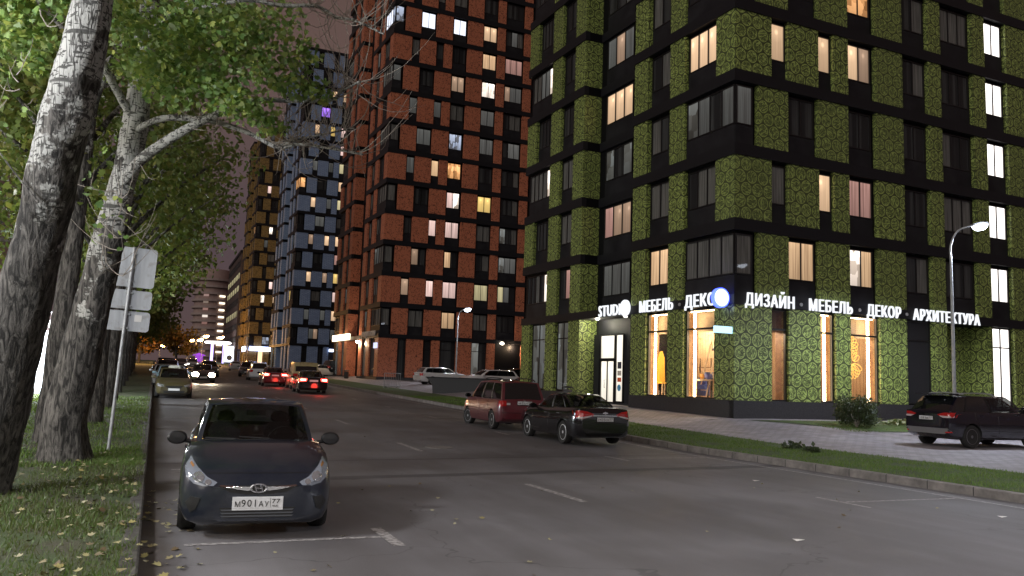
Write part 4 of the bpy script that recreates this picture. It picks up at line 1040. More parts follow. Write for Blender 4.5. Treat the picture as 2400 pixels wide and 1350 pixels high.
for sg in (1, -1):
    hh = [c for c in H.T.children if c.name.startswith('headlight')][0 if sg > 0 else 1]
    H.decal('reflector', [(sg * (.635 + .062 * math.cos(i * .5236)), .675 + .055 * math.sin(i * .5236)) for i in range(12)], 'front', CM['lens2'], .016, 2, parent=hh, skirt=.004)
    H.decal('reflector', [(sg * (.53 + .034 * math.cos(i * .5236)), .625 + .030 * math.sin(i * .5236)) for i in range(12)], 'front', CM['lens2'], .016, 2, parent=hh, skirt=.004)
    H.decal('turn_signal', [(sg * x, z) for x, z in ((.722, .82), (.685, .782), (.70, .765), (.738, .80))], 'front', CM['amber'], .016, 2, parent=hh, skirt=.004)
gr = H.decal('grille', [(-.43, .588), (.43, .588), (.30, .520), (.12, .497), (-.12, .497), (-.30, .520)], 'front', CM['grille'], .006, 4)[0]
for sg in (1, -1):
    H.decal('chrome_wing', [(sg * x, z) for x, z in ((.07, .575), (.40, .598), (.41, .585), (.25, .555), (.12, .535), (.07, .545))], 'front', CM['chrome'], .020, 3, parent=gr, skirt=.012)
# oval badge with a slanted H
y = H.bvh.ray_cast(Vector((0, 6, .562)), Vector((0, -1, 0)))[0].y + .02
b = MB(); b.tube([(.085 * math.cos(2 * math.pi * i / 24), y, .562 + .044 * math.sin(2 * math.pi * i / 24)) for i in range(25)], .008, 5, cap=False)
for a in (.026, -.038): b.tube([(a - .006, y, .530), (a + .018, y, .594)], .0075, 5)
b.tube([(.038, y, .566), (-.026, y, .558)], .0065, 5); b.build('badge', CM['lens2'], gr, smooth=50)
lg = H.decal('lower_grille', [(-.40, .355), (.40, .355), (.345, .245), (-.345, .245)], 'front', CM['grille'], .004, 4)[0]
for z in (.335, .302, .270):
    H.decal('grille_slat', [(-.385, z), (.385, z), (.37, z - .014), (-.37, z - .014)], 'front', CM['dslat'], .014, 2, parent=lg, skirt=.01)
H.decal('fog_lamp_recess', [(.60, .455), (.70, .47), (.755, .40), (.70, .30), (.64, .335)], 'front', CM['grille'], .010, 3, mirror=True)
H.decal('hood_gap', [(-.56, .715), (.56, .715), (.56, .709), (-.56, .709)], 'front', CM['grille'], .003, 4)
H.plate('front', .405, ('М901АУ', '77'))
H.mirrors(.72, 1.0, .83, CM['plastic'])
H.handles([(-.15, .82), (-1.05, .84)]); H.seams([[(.86, .30), (.86, .92)], [(-.28, .28), (-.28, .93)], [(-1.1, .55), (-1.22, .75), (-1.2, .93)]])
for sx in (.36, -.20):
    b = MB(); b.tube([H.ws(sx, .03) + Vector((0, .02, .02)), H.ws(sx + .5, .085) + Vector((0, .02, .012))], .009, 5); b.tube([H.ws(sx, .03) + Vector((0, .025, .02)), H.ws(sx - .15, .01)], .012, 5); b.build('wiper', CM['plastic'], H.T)
# --- black saloon seen from behind
sp = notch(4.60, 1.79, 1.475, .335, clr=.20, belt=.96, deck=1.08, nose=.62, hood=1.03, fo=.93, wb=2.685, yA=1.0, yC=.22, yD=-.92, yB=-1.72, wA=.74, wC=.60, spokes=10, spw=.022, cab=dict(sv1=.86, wins=[(.06, .17), (.20, .52), (.56, .95)]))
black = paint('black_paint', (.006, .006, .008), .12)
Z = Car('parked_saloon', 'glossy black saloon with chrome boot strip parked at the right kerb', 'car', sp, black, place(12.0, 23.3), R(-1.5), 'cars parked along the right kerb', 2)
tl = [(.36, .90), (.55, .97), (.76, 1.0), (.86, .985), (.885, .87), (.86, .78), (.70, .765), (.50, .83), (.37, .845)]
def tail(c, poly, hotpoly=None, mat=None, clear=None):
    os = c.decal('tail_lamp', poly, 'rear', mat or CM['tail'], .012, 4, mirror=True)
    for o, sg in zip(os, (1, -1)):
        if clear: c.decal('reversing_lamp', [(sg * x, z) for x, z in clear], 'rear', CM['tailw'], .018, 3, parent=o, skirt=.004)
        if hotpoly: c.decal('lamp_core', [(sg * x, z) for x, z in hotpoly], 'rear', CM['tail_hot'], .02, 2, parent=o, skirt=.006)
    return os
tail(Z, tl, clear=[(.40, .868), (.66, .83), (.84, .80), (.85, .775), (.68, .78), (.48, .825)])
Z.decal('chrome_strip', [(-.40, .875), (.40, .875), (.38, .845), (-.38, .845)], 'rear', CM['chrome'], .02, 3)
Z.plate('rear', .755, ('Х435СК', '77'))
y = Z.bvh.ray_cast(Vector((0, -6, .93)), Vector((0, 1, 0)))[0].y
b = MB(); b.prism([(-.085, -.018), (-.03, -.018), (-.022, -.034), (.03, -.034), (.038, -.018), (.085, -.018), (.075, .018), (.03, .018), (.022, .034), (-.03, .034), (-.038, .018), (-.075, .018)], y - .014, y - .003); b.v = [(a, q, c + .935) for a, q, c in b.v]; b.build('badge', CM['chrome'], Z.T)
Z.decal('bumper_insert', [(-.62, .36), (.62, .36), (.52, .27), (-.52, .27)], 'rear', CM['grille'], .006, 3)
Z.decal('boot_gap', [(-.70, .66), (.70, .66), (.70, .65), (-.70, .65)], 'rear', CM['grille'], .003, 3)
Z.mirrors(.72, 1.03, .86, black); Z.handles([(-.12, .86), (-1.02, .88)], CM['chrome']); Z.seams([[(.90, .32), (.88, .95)], [(-.30, .30), (-.30, .96)], [(-1.12, .62), (-1.26, .80), (-1.24, .97)]])
# --- red people carrier
sp = twobox(4.63, 1.81, 1.70, .325, clr=.22, belt=1.02, nose=.66, hood=1.08, fo=.92, wb=2.84, yA=1.42, yC=.62, wA=.77, wC=.66, wins=((.035, .285), (.32, .60), (.64, .955)), rim=CM['drim'], spokes=12, spw=.03, steer=.25, cab=dict(rv0=.06, rv1=.93, sv1=.9))
wine = paint('wine_red_paint', (.115, .013, .022), .3, .2, .15)
V = Car('parked_minivan', 'wine red minivan with black roof rails parked ahead of the black saloon', 'car', sp, wine, place(11.85, 28.5), R(-3), 'cars parked along the right kerb', 2)
tail(V, [(.66, 1.0), (.90, 1.0), (.90, .80), (.66, .82)], clear=[(.52, .93), (.655, .93), (.655, .86), (.52, .86)])
V.plate('rear', .93, ('Н625ОУ', '77')); V.rails()
V.decal('bumper_gap', [(-.8, .60), (.8, .60), (.8, .588), (-.8, .588)], 'rear', CM['grille'], .004, 3)
V.decal('badge', [(.05 * math.cos(i * .5236), 1.0 - .0 + .04 * math.sin(i * .5236)) for i in range(12)], 'rear', CM['chrome'], .015, 2)
V.mirrors(1.1, 1.10, .87, CM['plastic']); V.handles([(.25, .93), (-.85, .94)]); V.seams([[(1.15, .34), (1.15, 1.0)], [(.02, .33), (.02, 1.02)], [(-1.0, .70), (-1.05, 1.02)], [(-2.0, .62), (-1.0, .62), (1.1, .60)]])
for y in (-1.9, .9):
    pass
# --- dark SUV on the paved lot
sp = twobox(4.52, 1.84, 1.66, .36, clr=.25, belt=1.12, nose=.72, hood=1.16, fo=.93, wb=2.69, yA=1.02, yC=.25, wA=.78, wC=.66, spokes=5, spw=.05, yD=-1.70, yB=-2.16, wins=((.03, .17), (.20, .54), (.58, .96)), rim=flat('dark_alloy', (.22, .22, .23), .3, Metallic=.8), cab=dict(rv0=.10, rv1=.94))
navy = paint('dark_navy_paint', (.006, .006, .012), .14)
U_ = Car('parked_suv', 'black SUV with grey lower bumper standing on the paved lot', 'car', sp, navy, (25.05, 19.35, .203), R(-92), 'cars on the paved lots', 2)
tail(U_, [(.40, 1.02), (.62, 1.085), (.90, 1.09), (.91, .93), (.62, .92)], clear=[(.47, .985), (.88, .985), (.88, .93), (.62, .925)])
U_.plate('rear', .90, ('Т883МЕ', '177'), x=-.02); U_.rails(flat('silver_rail', (.45, .45, .47), .35, Metallic=.7), .04)
U_.decal('bumper_guard', [(-.78, .60), (.78, .60), (.86, .52), (.66, .42), (-.66, .42), (-.86, .52)], 'rear', flat('grey_plastic', (.15, .15, .155), .6), .012, 4)
U_.decal('red_reflector', [(.70, .50), (.86, .51), (.86, .47), (.70, .46)], 'rear', CM['tail'], .02, 2, mirror=True)
b = MB(); b.box(-.66, -2.02, 1.63, .66, -1.62, 1.68); b.build('spoiler', navy, U_.T)
U_.decal('brand_oval', [(.075 * math.cos(i * .5236), 1.005 + .03 * math.sin(i * .5236)) for i in range(12)], 'rear', CM['grille'], .014, 2)
U_.mirrors(.85, 1.18, .90, navy); U_.handles([(-.1, 1.0), (-1.0, 1.02)]); U_.seams([[(.92, .36), (.92, 1.1)], [(-.22, .34), (-.22, 1.12)], [(-1.0, .68), (-1.2, .9), (-1.2, 1.12)], [(-.95, .55), (.85, .52)]])
# --- traffic and parked cars farther along
def simple(name, label, spec, col, t, s, rz, group, front=None, back=None, det=1, zoff=0, text=None):
    c = Car(name, label, 'car' if 'van' not in name else 'van', spec, col, place(t, s, zoff), R(rz), group, det)
    W = spec['W'] / 2; h = spec['L'] / 2
    box = spec['cab']['B'][2] if spec['cab']['B'][0] < -h + .3 else spec['cab']['B'][2] - .02
    zt = box - .06
    if back == 'on': tail(c, [(.42, zt), (W * .96, zt), (W * .97, zt - .20), (.45, zt - .17)], [(.50, zt - .05), (W * .86, zt - .05), (W * .86, zt - .13), (.52, zt - .12)], CM['tail_on'])
    else: tail(c, [(W * .62, zt + .02), (W * .97, zt + .02), (W * .98, zt - .20), (W * .66, zt - .18)])
    nz = spec['top'][-1][1]
    hp = [(W * .52, nz + .06), (W * .86, nz + .14), (W * .92, nz + .06), (W * .80, nz - .02), (W * .55, nz - .01)]
    if front == 'on': c.decal('headlight', [(W * .68 + .26 * math.cos(i * .5236), nz + .06 + .17 * math.sin(i * .5236)) for i in range(12)], 'front', CM['head_on'], .02, 3, mirror=True)  # lit headlight drawn as a large disc, its glare put into the shape
    elif front == 'park': c.decal('headlight', hp, 'front', CM['parklight'], .012, 3, mirror=True)
    else: c.decal('headlight', hp, 'front', CM['lens2'], .012, 3, mirror=True)
    c.decal('grille', [(-.40, nz + .02), (.40, nz + .02), (.30, nz - .10), (-.30, nz - .10)], 'front', CM['grille'], .008, 3)
    c.decal('lower_grille', [(-.5, nz - .20), (.5, nz - .20), (.45, nz - .31), (-.45, nz - .31)], 'front', CM['grille'], .008, 3)
    c.plate('front', nz - .15, text); c.plate('rear', zt - .14, text)
    ym = spec['cab']['A'][0] - .25; c.mirrors(ym, spec['cab']['A'][2] + .03, W - .02, None)
    return c
GP, GQ = 'cars parked along the left kerb', 'cars parked along the right kerb'
GR, GL = 'cars driving along the street', 'cars on the paved lots'
olive = paint('taxi_yellow_paint', (.055, .045, .012), .3, 0, .3)
sp = notch(4.48, 1.72, 1.48, .31)
c = simple('taxi', 'olive yellow taxi with roof sign parked at the left kerb beyond the sign post', sp, olive, .95, 46.0, 180, GP)
b = MB(); b.prism([(-.30, 0), (.30, 0), (.24, .13), (-.24, .13)], -.08, .08); b.v = [(x, y - .3, z + 1.46) for x, y, z in b.v]; b.build('roof_sign', flat('roof_sign', (.5, .5, .42), .5), c.T)
simple('parked_hatchback', 'pale blue hatchback parked right behind the taxi', twobox(4.1, 1.72, 1.52, .31), paint('pale_blue_paint', (.22, .34, .40), .25), .95, 52.6, 180, GP)
simple('parked_estate', 'silver estate parked behind the pale blue hatchback', twobox(4.5, 1.75, 1.5, .31), paint('silver_paint', (.42, .42, .43), .25, .4), .75, 59.5, 180, GP)
simple('parked_suv', 'black SUV parked fourth behind the taxi at the left kerb', twobox(4.6, 1.85, 1.75, .36), black, .9, 67.5, 180, GP)
simple('parked_minivan', 'dark minivan with a load on its roof parked far along the left kerb', twobox(4.7, 1.85, 1.85, .34), black, .9, 76, 180, GP)
simple('driving_saloon', 'car coming towards us with both headlights glaring', notch(4.6, 1.80, 1.47, .32), paint('dark_brown_paint', (.03, .024, .02), .2), 3.55, 71.2, 180, GR, front='on')
simple('driving_suv', 'dark car without glare following behind the car with glaring headlights', twobox(4.5, 1.82, 1.65, .34), paint('dark_grey_paint', (.03, .03, .032), .2), 5.1, 90, 180, GR)
simple('driving_saloon', 'black saloon driving away with red tail lamps lit, nearest of the two', notch(4.8, 1.84, 1.46, .33, deck=1.02), black, 9.35, 55.3, -3, GR, back='on')
simple('driving_saloon', 'dark red saloon driving away with tail lamps lit, beyond the beige van', notch(4.8, 1.82, 1.46, .33), paint('dark_red_paint', (.10, .012, .018), .2), 8.5, 67.2, -2, GR, back='on')
vn = simple('parked_van', 'beige delivery van parked at the right kerb', twobox(4.9, 1.90, 1.96, .33, belt=1.15, hood=1.2, nose=.72, yA=1.75, yC=1.0, wA=.84, wC=.80, wins=((.60, .78), (.80, .96)), cab=dict(rv0=.16, rv1=.62, wide=.0, arch=.02)), paint('beige_paint', (.36, .29, .14), .4, 0, .2), 9.95, 62.2, -2, GQ)
simple('parked_suv', 'white SUV parked at the right kerb beyond the beige van', twobox(4.7, 1.86, 1.66, .36), paint('white_paint', (.62, .62, .64), .2), 9.0, 82.0, -2, GQ)
simple('parked_crossover', 'dark grey crossover parked just beyond the white SUV at the right kerb', twobox(4.5, 1.84, 1.62, .35), paint('graphite_paint', (.035, .035, .037), .2), 9.5, 96, 172, GQ)
simple('parked_coupe', 'white car standing between the blue and the red tower', notch(4.6, 1.82, 1.42, .33), paint('white_paint_two', (.62, .61, .60), .2), 18.0, 99, -60, GL)
simple('parked_suv', 'dark SUV beside the white car between the blue and the red tower', twobox(4.6, 1.85, 1.7, .35), black, 20.6, 100, -70, GL)
mz = simple('parked_estate', 'white estate car with its nose behind the concrete ramp wall', twobox(4.6, 1.80, 1.47, .33, belt=.98, hood=1.02, nose=.62, yD=-1.75, yB=-2.12), paint('white_paint_three', (.60, .60, .60), .2), 22.2, 66.6, -84, GL, zoff=-.05)
simple('parked_hatchback', 'pinkish white hatchback facing the street behind the wine red minivan', twobox(4.4, 1.80, 1.50, .34), paint('white_paint_four', (.58, .55, .56), .22), 22.3, 56.4, 95, GL, zoff=-.05)
simple('parked_saloon', 'dark car second from the ramp wall, only its roof in view', notch(4.6, 1.80, 1.47, .32), black, 25.8, 59.8, 95, GL, zoff=.1)
simple('parked_estate', 'white car nearest the red tower entrance, only its roof in view', twobox(4.6, 1.82, 1.5, .33), paint('white_paint_five', (.55, .56, .62), .22), 28.2, 62.6, 95, GL, zoff=.1)
simple('parked_saloon', 'dark saloon at the right picture edge beyond the black SUV', notch(4.7, 1.82, 1.48, .33), black, 30.2, 22.9, -92, GL, zoff=.0)
for i, (t, s, rz, lb, col) in enumerate(((3.4, 128, 180, 'far car with dim headlights coming along the left lane', (.05, .05, .055)), (1.0, 138, 180, 'far dark car parked at the left kerb under the orange tree', (.02, .02, .02)), (5.4, 140, 180, 'far silver car behind the headlights', (.3, .3, .3)), (11.2, 132, -2, 'far white car parked on the right near the billboard', (.5, .5, .5)), (12.4, 122, -2, 'far dark car parked on the right near the billboard', (.02, .02, .022)), (.9, 108, 180, 'grey car parked at the left kerb short of the orange tree', (.12, .12, .12)))):
    simple('far_car', lb, (notch(4.5, 1.8, 1.47, .32) if i % 2 else twobox(4.5, 1.8, 1.6, .33)), paint('far_paint', col, .25), t, s, rz, 'far cars along the street', front='park' if i in (0, 2) else None, det=0)
# ------------------------------------------------------------------ trees, plants, grass, leaves
from mathutils import noise as mnoise
nr = np.random.default_rng(5)
def m_poplar(name, zt, spread):
    a = NT(name); p = a.obj(); x, y, z = a.sep(p)
    n0 = a.noise(p, 2.6, 4, .6)
    k = a.ma('ADD', a.ma('MULTIPLY', a.ma('SUBTRACT', z, zt), spread), a.ma('MULTIPLY', a.ma('SUBTRACT', n0, .5), 5.2))
    white = a.ramp(k, [(.35, 0), (.60, 1)])
    d1 = a.noise(a.comb(a.ma('MULTIPLY', x, 10.0), a.ma('MULTIPLY', y, 10.0), a.ma('MULTIPLY', z, 30.0)), 1.0, 2, .5)
    d2 = a.noise(a.comb(a.ma('MULTIPLY', x, 13.0), a.ma('MULTIPLY', y, 13.0), a.ma('MULTIPLY', z, .8)), 1.0, 2, .5)
    d3 = a.noise(a.comb(a.ma('MULTIPLY', x, 1.2), a.ma('MULTIPLY', y, 1.2), a.ma('MULTIPLY', z, 7.0)), 1.0, 2, .5)
    mark = a.ma('MAXIMUM', a.ramp(d1, [(.57, 0), (.60, 1)]), a.ma('MAXIMUM', a.ramp(a.ma('ABSOLUTE', a.ma('SUBTRACT', d2, .5)), [(.012, 1), (.028, 0)]), a.ramp(d3, [(.62, 0), (.66, 1)])))
    cw = a.mix(a.ma('MULTIPLY', mark, .9), (.37, .37, .35), (.035, .034, .032))
    fur = a.noise(a.comb(a.ma('MULTIPLY', x, 13.0), a.ma('MULTIPLY', y, 13.0), a.ma('MULTIPLY', z, 2.6)), 1.0, 5, .65, 1.2)
    cb = a.mix(a.ramp(fur, [(.42, 0), (.64, 1)]), (.016, .015, .014), (.150, .140, .128))
    return a.bsdf(a.mix(white, cb, cw), .9, Normal=a.bump(a.ma('ADD', a.ma('MULTIPLY', fur, 1.0), a.ma('MULTIPLY', mark, -.15)), .9, .03))
def m_leaf(name, cols, trans=.45):
    a = NT(name); r = a.n('NewGeometry', 8)
    n = len(cols); c = a.ramp(r, [((i + .5) / n, q) for i, q in enumerate(cols)])
    d = a.n('BsdfPrincipled', Base_Color=c, Roughness=.55); t = a.n('BsdfTranslucent', Color=a.mix(.35, c, (.30, .36, .03)))
    return a.out(a.n('MixShader', Fac=trans, i1=d, i2=t))
LEAF = m_leaf('poplar_leaf', [(.09, .19, .05), (.15, .28, .07), (.24, .37, .10), (.32, .44, .13), (.46, .50, .12), (.36, .46, .26), (.17, .30, .09), (.28, .40, .12)])
LEAF2 = m_leaf('distant_leaf', [(.075, .12, .025), (.11, .165, .035), (.15, .20, .045), (.20, .20, .05)], .3)
LEAF3 = m_leaf('orange_lit_leaf', [(.20, .10, .015), (.28, .13, .018), (.16, .10, .02)], .3)  # orange lamp light is put into these leaf colours
BUSHL = m_leaf('bush_leaf', [(.018, .032, .013), (.030, .050, .02), (.05, .07, .035)], .2)
HOSTAL = m_leaf('variegated_leaf', [(.10, .14, .05), (.22, .25, .12), (.30, .32, .2)], .2)
DEADL = m_leaf('fallen_leaf', [(.30, .26, .10), (.36, .33, .17), (.22, .18, .09), (.42, .40, .26), (.12, .085, .045)], .0)
STAR = np.array([(0, 0, 0), (.30, .05, .03), (.52, .30, .06), (.30, .42, .0), (.36, .75, .05), (.12, .68, -.02), (0, 1.0, -.06), (-.12, .68, -.02), (-.36, .75, .05), (-.30, .42, 0), (-.52, .30, .06), (-.30, .05, .03)])
RHOMB = np.array([(0, 0, 0), (.34, .5, .05), (0, 1, 0), (-.34, .5, .05)])
def rot_rand(n, up=None, jit=1.0):
    """random frames; 'up' biases the leaf normal"""
    nm = nr.normal(size=(n, 3)) * jit
    if up is not None: nm += np.asarray(up)
    nm /= np.linalg.norm(nm, axis=1)[:, None]
    d = nr.normal(size=(n, 3)); d[:, 2] -= .9
    d -= (d * nm).sum(1)[:, None] * nm; d /= np.linalg.norm(d, axis=1)[:, None]
    return np.cross(d, nm), d, nm
def leaves_mesh(name, P, size, tmpl, mat, up=None, jit=1.0):
    n = len(P); k = len(tmpl); X, Y, Z = rot_rand(n, up, jit)
    s = (size * (.65 + .7 * nr.random(n)))[:, None, None]
    V = P[:, None, :] + s * (tmpl[None, :, 0:1] * X[:, None] + tmpl[None, :, 1:2] * Y[:, None] + tmpl[None, :, 2:3] * Z[:, None])
    me = bpy.data.meshes.new(name)
    me.vertices.add(n * k); me.vertices.foreach_set('co', V.astype(np.float32).ravel())
    me.loops.add(n * k); me.loops.foreach_set('vertex_index', np.arange(n * k, dtype=np.int32))
    me.polygons.add(n); me.polygons.foreach_set('loop_start', np.arange(0, n * k, k, dtype=np.int32)); me.polygons.foreach_set('loop_total', np.full(n, k, dtype=np.int32))
    me.materials.append(mat); me.update(); me.validate()
    return me
def add_leaves(name, P, size, tmpl, mat, parent, up=None, jit=1.0):
    me = leaves_mesh(name, np.asarray(P), size, tmpl, mat, up, jit)
    o = link(bpy.data.objects.new(name, me)); o.parent = parent; return o
def clump(c, r, n, flat_=.7, low=.25):
    v = nr.normal(size=(n, 3)); v /= np.linalg.norm(v, axis=1)[:, None]; v *= (r * nr.random(n) ** .45)[:, None]
    v[:, 2] *= flat_; v[:, 2] -= low * (v[:, 0] ** 2 + v[:, 1] ** 2) / r
    return v + np.asarray(c)
def smooth_pts(pts, rad, m):
    P, Q = [], []
    n = len(pts)
    for i in range(n - 1):
        p0, p1, p2, p3 = [Vector(pts[max(0, min(n - 1, i + d))]) for d in (-1, 0, 1, 2)]
        for k in range(m):
            t = k / m
            P.append(.5 * ((2 * p1) + (p2 - p0) * t + (2 * p0 - 5 * p1 + 4 * p2 - p3) * t * t + (3 * p1 - p0 - 3 * p2 + p3) * t ** 3)); Q.append(rad[i] + (rad[i + 1] - rad[i]) * t)
    return P + [Vector(pts[-1])], Q + [rad[-1]]
def trunk_geo(b, pts, rad, n=26, m=10, amp=.05, flare=0):
    P, Q = smooth_pts(pts, rad, m); b0 = len(b.v); b.tube(P, Q, n)
    for i, (p, r) in enumerate(zip(P, Q)):
        for k in range(n):
            v = Vector(b.v[b0 + i * n + k]); d = v - p
            s = 1 + amp * 2.2 * mnoise.noise(Vector((v.x * 5, v.y * 5, v.z * 1.1))) + amp * mnoise.noise(Vector((v.x * 13, v.y * 13, v.z * 2.6)))
            if flare and i < m * 1.5: s += flare * (1 - i / (m * 1.5)) ** 2 * (.7 + .6 * mnoise.noise(Vector((d.x * 4, d.y * 4, 3))))
            b.v[b0 + i * n + k] = tuple(p + d * s)
def limb(b, pts, r0, r1, n=8, m=6):
    P, Q = smooth_pts(pts, [r0 + (r1 - r0) * i / (len(pts) - 1) for i in range(len(pts))], m); b.tube(P, Q, n)
def twigs(b, path, n, ln, up=(0, 0, 1), r=.0085, rr=rnd, sub=2):
    P, _ = smooth_pts(path, [0] * len(path), 6); tips = []
    for _ in range(n):
        i = rr.randrange(int(len(P) * .12), len(P)); p = P[i]
        d = Vector((rr.gauss(0, .7), rr.gauss(0, .7), rr.gauss(.1, .6))).normalized(); L = ln * (.4 + .8 * rr.random()); pts = [p]; u = Vector(up)
        for k in range(6):
            d = (d + u * .22 + Vector((rr.gauss(0, .12), rr.gauss(0, .12), rr.gauss(0, .12)))).normalized(); pts.append(pts[-1] + d * L / 6)
        b.tube(pts, [r * (1 - .13 * k) for k in range(7)], 5, cap=False); tips.append(pts[-1])
        if sub and rr.random() < .75:
            q = pts[rr.randint(2, 4)]; dd = (d + Vector((rr.gauss(0, .8), rr.gauss(0, .8), rr.gauss(0, .6)))).normalized()
            b.tube([q, q + dd * L * .16 + u * .02, q + dd * L * .3 + u * .08], [r * .6, r * .5, r * .35], 4, cap=False)
    return tips
def near_tree(name, label, base, pts, rad, limbs, tw, clumps, bark, lsize, flare=.25, extra=()):
    T = thing(name, label, 'tree', base, 0, 'poplars along the left kerb'); o = Vector(base)
    L_ = lambda q: Vector(q) - o
    b = MB(); trunk_geo(b, [L_(p) for p in pts], rad, flare=flare, m=14, n=32); tr = b.build('trunk', bark, T, smooth=60)
    for p, r0, r1 in limbs:
        b = MB(); limb(b, [L_(q) for q in p], r0, r1, 10); b.build('branch', bark, tr, smooth=60)
    b = MB()
    for p, n, ln in tw: twigs(b, [L_(q) for q in p], n, ln)
    if b.v: b.build('twigs', M['twig'], tr, smooth=60)
    P = np.concatenate([clump(L_(c), r, n) for c, r, n in clumps] + [np.asarray([tuple(L_(q)) for q in extra])] if len(extra) else [clump(L_(c), r, n) for c, r, n in clumps])
    add_leaves('crown', P, lsize, STAR, LEAF, T, (.0, -.35, .5), .75)
    return T
M['twig'] = noisy('twig_bark', (.24, .21, .18), (.38, .34, .30), 9, .9, .1)
B1m, B2m, B3m = m_poplar('pale_poplar_bark', 3.75, .55), m_poplar('pale_poplar_bark_two', 2.9, .42), m_poplar('grey_poplar_bark', 6.5, .3)
# clump centres in metres; every clump is a leafy spray hanging from the limbs
c1 = [((-2.25, 14.5, 7.1), .50), ((-1.75, 14.2, 7.45), .42), ((-2.5, 14.6, 7.5), .55), ((-2.1, 14.9, 6.65), .26), ((-2.7, 15.2, 7.2), .6), ((-2.9, 14.2, 7.7), .7), ((-2.3, 13.2, 8.1), .6), ((-3.1, 15.8, 6.9), .6), ((-2.6, 16.5, 7.6), .7), ((-1.4, 13.2, 8.9), .8), ((-2.2, 14.6, 9.3), 1.0), ((-.9, 14.4, 9.2), .8), ((-3.2, 14.2, 9.2), .9), ((-1.6, 15.5, 10.1), 1.1), ((-1.3, 12.7, 9.8), .8)]
c2 = [((-.74, 15.4, 7.9), .55), ((-.05, 15.15, 7.85), .62), ((.64, 14.85, 7.9), .62), ((1.30, 14.9, 7.85), .6), ((-.6, 16.0, 7.4), .55), ((.08, 15.7, 7.35), .62), ((.85, 15.4, 7.4), .62), ((1.5, 15.1, 7.3), .58), ((2.0, 14.7, 7.55), .42), ((-.1, 15.9, 6.85), .48), ((.61, 15.6, 6.9), .55), ((1.25, 15.3, 6.65), .5), ((1.62, 15.35, 6.35), .36), ((1.0, 15.4, 6.7), .42), ((1.95, 15.0, 7.1), .42), ((2.35, 14.9, 7.0), .32),
      ((-.5, 16.9, 7.5), .6), ((.3, 16.6, 7.8), .7), ((1.0, 16.3, 8.0), .7), ((-.2, 17.6, 8.3), .8), ((-.6, 18.4, 9.0), 1.0), ((.6, 17.2, 9.0), .9), ((-1.4, 18.6, 9.6), 1.1), ((.2, 18.8, 10.2), 1.2), ((1.5, 16.4, 8.9), .8), ((-1.6, 17.2, 8.9), .7), ((-.9, 17.6, 11.4), 1.3), ((1.0, 17.9, 7.6), .5)]
K1, K2 = .835, .87
sc = lambda p, k: (p[0] * k, p[1] * k, 1.83 + (p[2] - 1.83) * k)
n_ = lambda r: int(640 * r * r + 40)
t1p = [(-2.09, 12.92, -.1), (-1.96, 12.81, .42), (-1.82, 12.66, 1.14), (-1.78, 12.6, 1.47), (-1.61, 12.33, 2.67), (-1.53, 12.18, 3.22), (-1.47, 12.11, 3.55), (-1.37, 11.86, 4.35), (-1.28, 11.71, 4.88), (-1.19, 11.56, 5.33), (-1.1, 11.4, 5.87), (-1.04, 11.24, 6.5), (-.96, 10.99, 7.4), (-.9, 10.8, 9.5)]
near_tree('poplar_tree', 'thick leaning poplar with white upper bark, nearest to us at the grass edge', (-2.09, 12.92, .12), t1p, [.40, .365, .34, .335, .317, .313, .30, .295, .309, .29, .25, .225, .19, .1],
    [([sc(q, K1) for q in p], r0 * .9, r1 * .9) for p, r0, r1 in [([(-1.4, 13.5, 7.0), (-1.1, 13.4, 7.6), (-.7, 13.4, 8.4)], .06, .03), ([(-1.75, 13.8, 4.2), (-2.6, 14.4, 5.3), (-3.4, 14.9, 6.8)], .014, .006), ([(-1.3, 13.4, 9.0), (-.6, 13.9, 9.9), (.1, 14.5, 10.6)], .05, .02)]],
    [([sc(q, K1) for q in p], n, ln) for p, n, ln in [([(-1.95, 14.2, 5.4), (-2.2, 14.3, 6.0), (-2.35, 14.3, 6.6)], 6, .5), ([(-2.6, 14.4, 5.3), (-3.4, 14.9, 6.8)], 10, 1.1), ([(-2.0, 14.0, 7.2), (-3.0, 14.6, 9)], 14, 1.0)]],
    [(sc(c, K1), r * K1, n_(r)) for c, r in c1], B1m, .088, extra=[sc(q, K1) for q in [(-2.05 - .05 * i + .09 * math.sin(i * 2.3), 13.7 + .05 * math.cos(i), 5.5 + .085 * i) for i in range(9)] + [(-2.3 + .1 * math.sin(i * 1.9), 13.8, 4.3 + .12 * i) for i in range(9)] + [(-1.12 + .14 * math.sin(i * 2.7) + .006 * i, 14.1 + .2 * math.cos(i * 1.3), 4.2 + .045 * i) for i in range(34)]])
br1 = [(-.9, 18.4, 5.5), (-.56, 18.0, 5.99), (-.04, 17.5, 6.38), (.47, 17.03, 6.67), (.91, 16.61, 6.85), (1.42, 16.26, 7.05)]; br1 = [sc(q, K2) for q in br1]
br2 = [(-.75, 18.2, 6.6), (-.23, 17.85, 6.86), (.48, 17.44, 6.84), (.88, 17.18, 6.74), (1.43, 16.86, 6.52), (1.91, 16.58, 6.25), (2.28, 16.31, 6.30), (2.72, 16.02, 6.23), (3.4, 15.64, 6.09)]; br2 = [sc(q, K2) for q in br2]
br3 = [(1.91, 16.58, 6.25), (2.21, 16.44, 6.39), (2.59, 16.26, 6.5), (3.27, 15.95, 6.68)]; br3 = [sc(q, K2) for q in br3]
br4 = [(.9, 16.6, 6.85), (1.34, 16.29, 7.03), (2.07, 15.77, 6.98), (2.7, 15.28, 6.97), (2.82, 15.11, 7.08), (3.12, 14.85, 7.25)]; br4 = [sc(q, K2) for q in br4]
br5 = [(-.3, 16.2, 8.3), (.94, 15.71, 8.71), (1.67, 15.31, 8.6), (2.24, 14.96, 8.56), (2.59, 14.73, 8.33), (2.87, 14.51, 8.24), (3.36, 14.23, 7.97)]; br5 = [sc(q, K2) for q in br5]
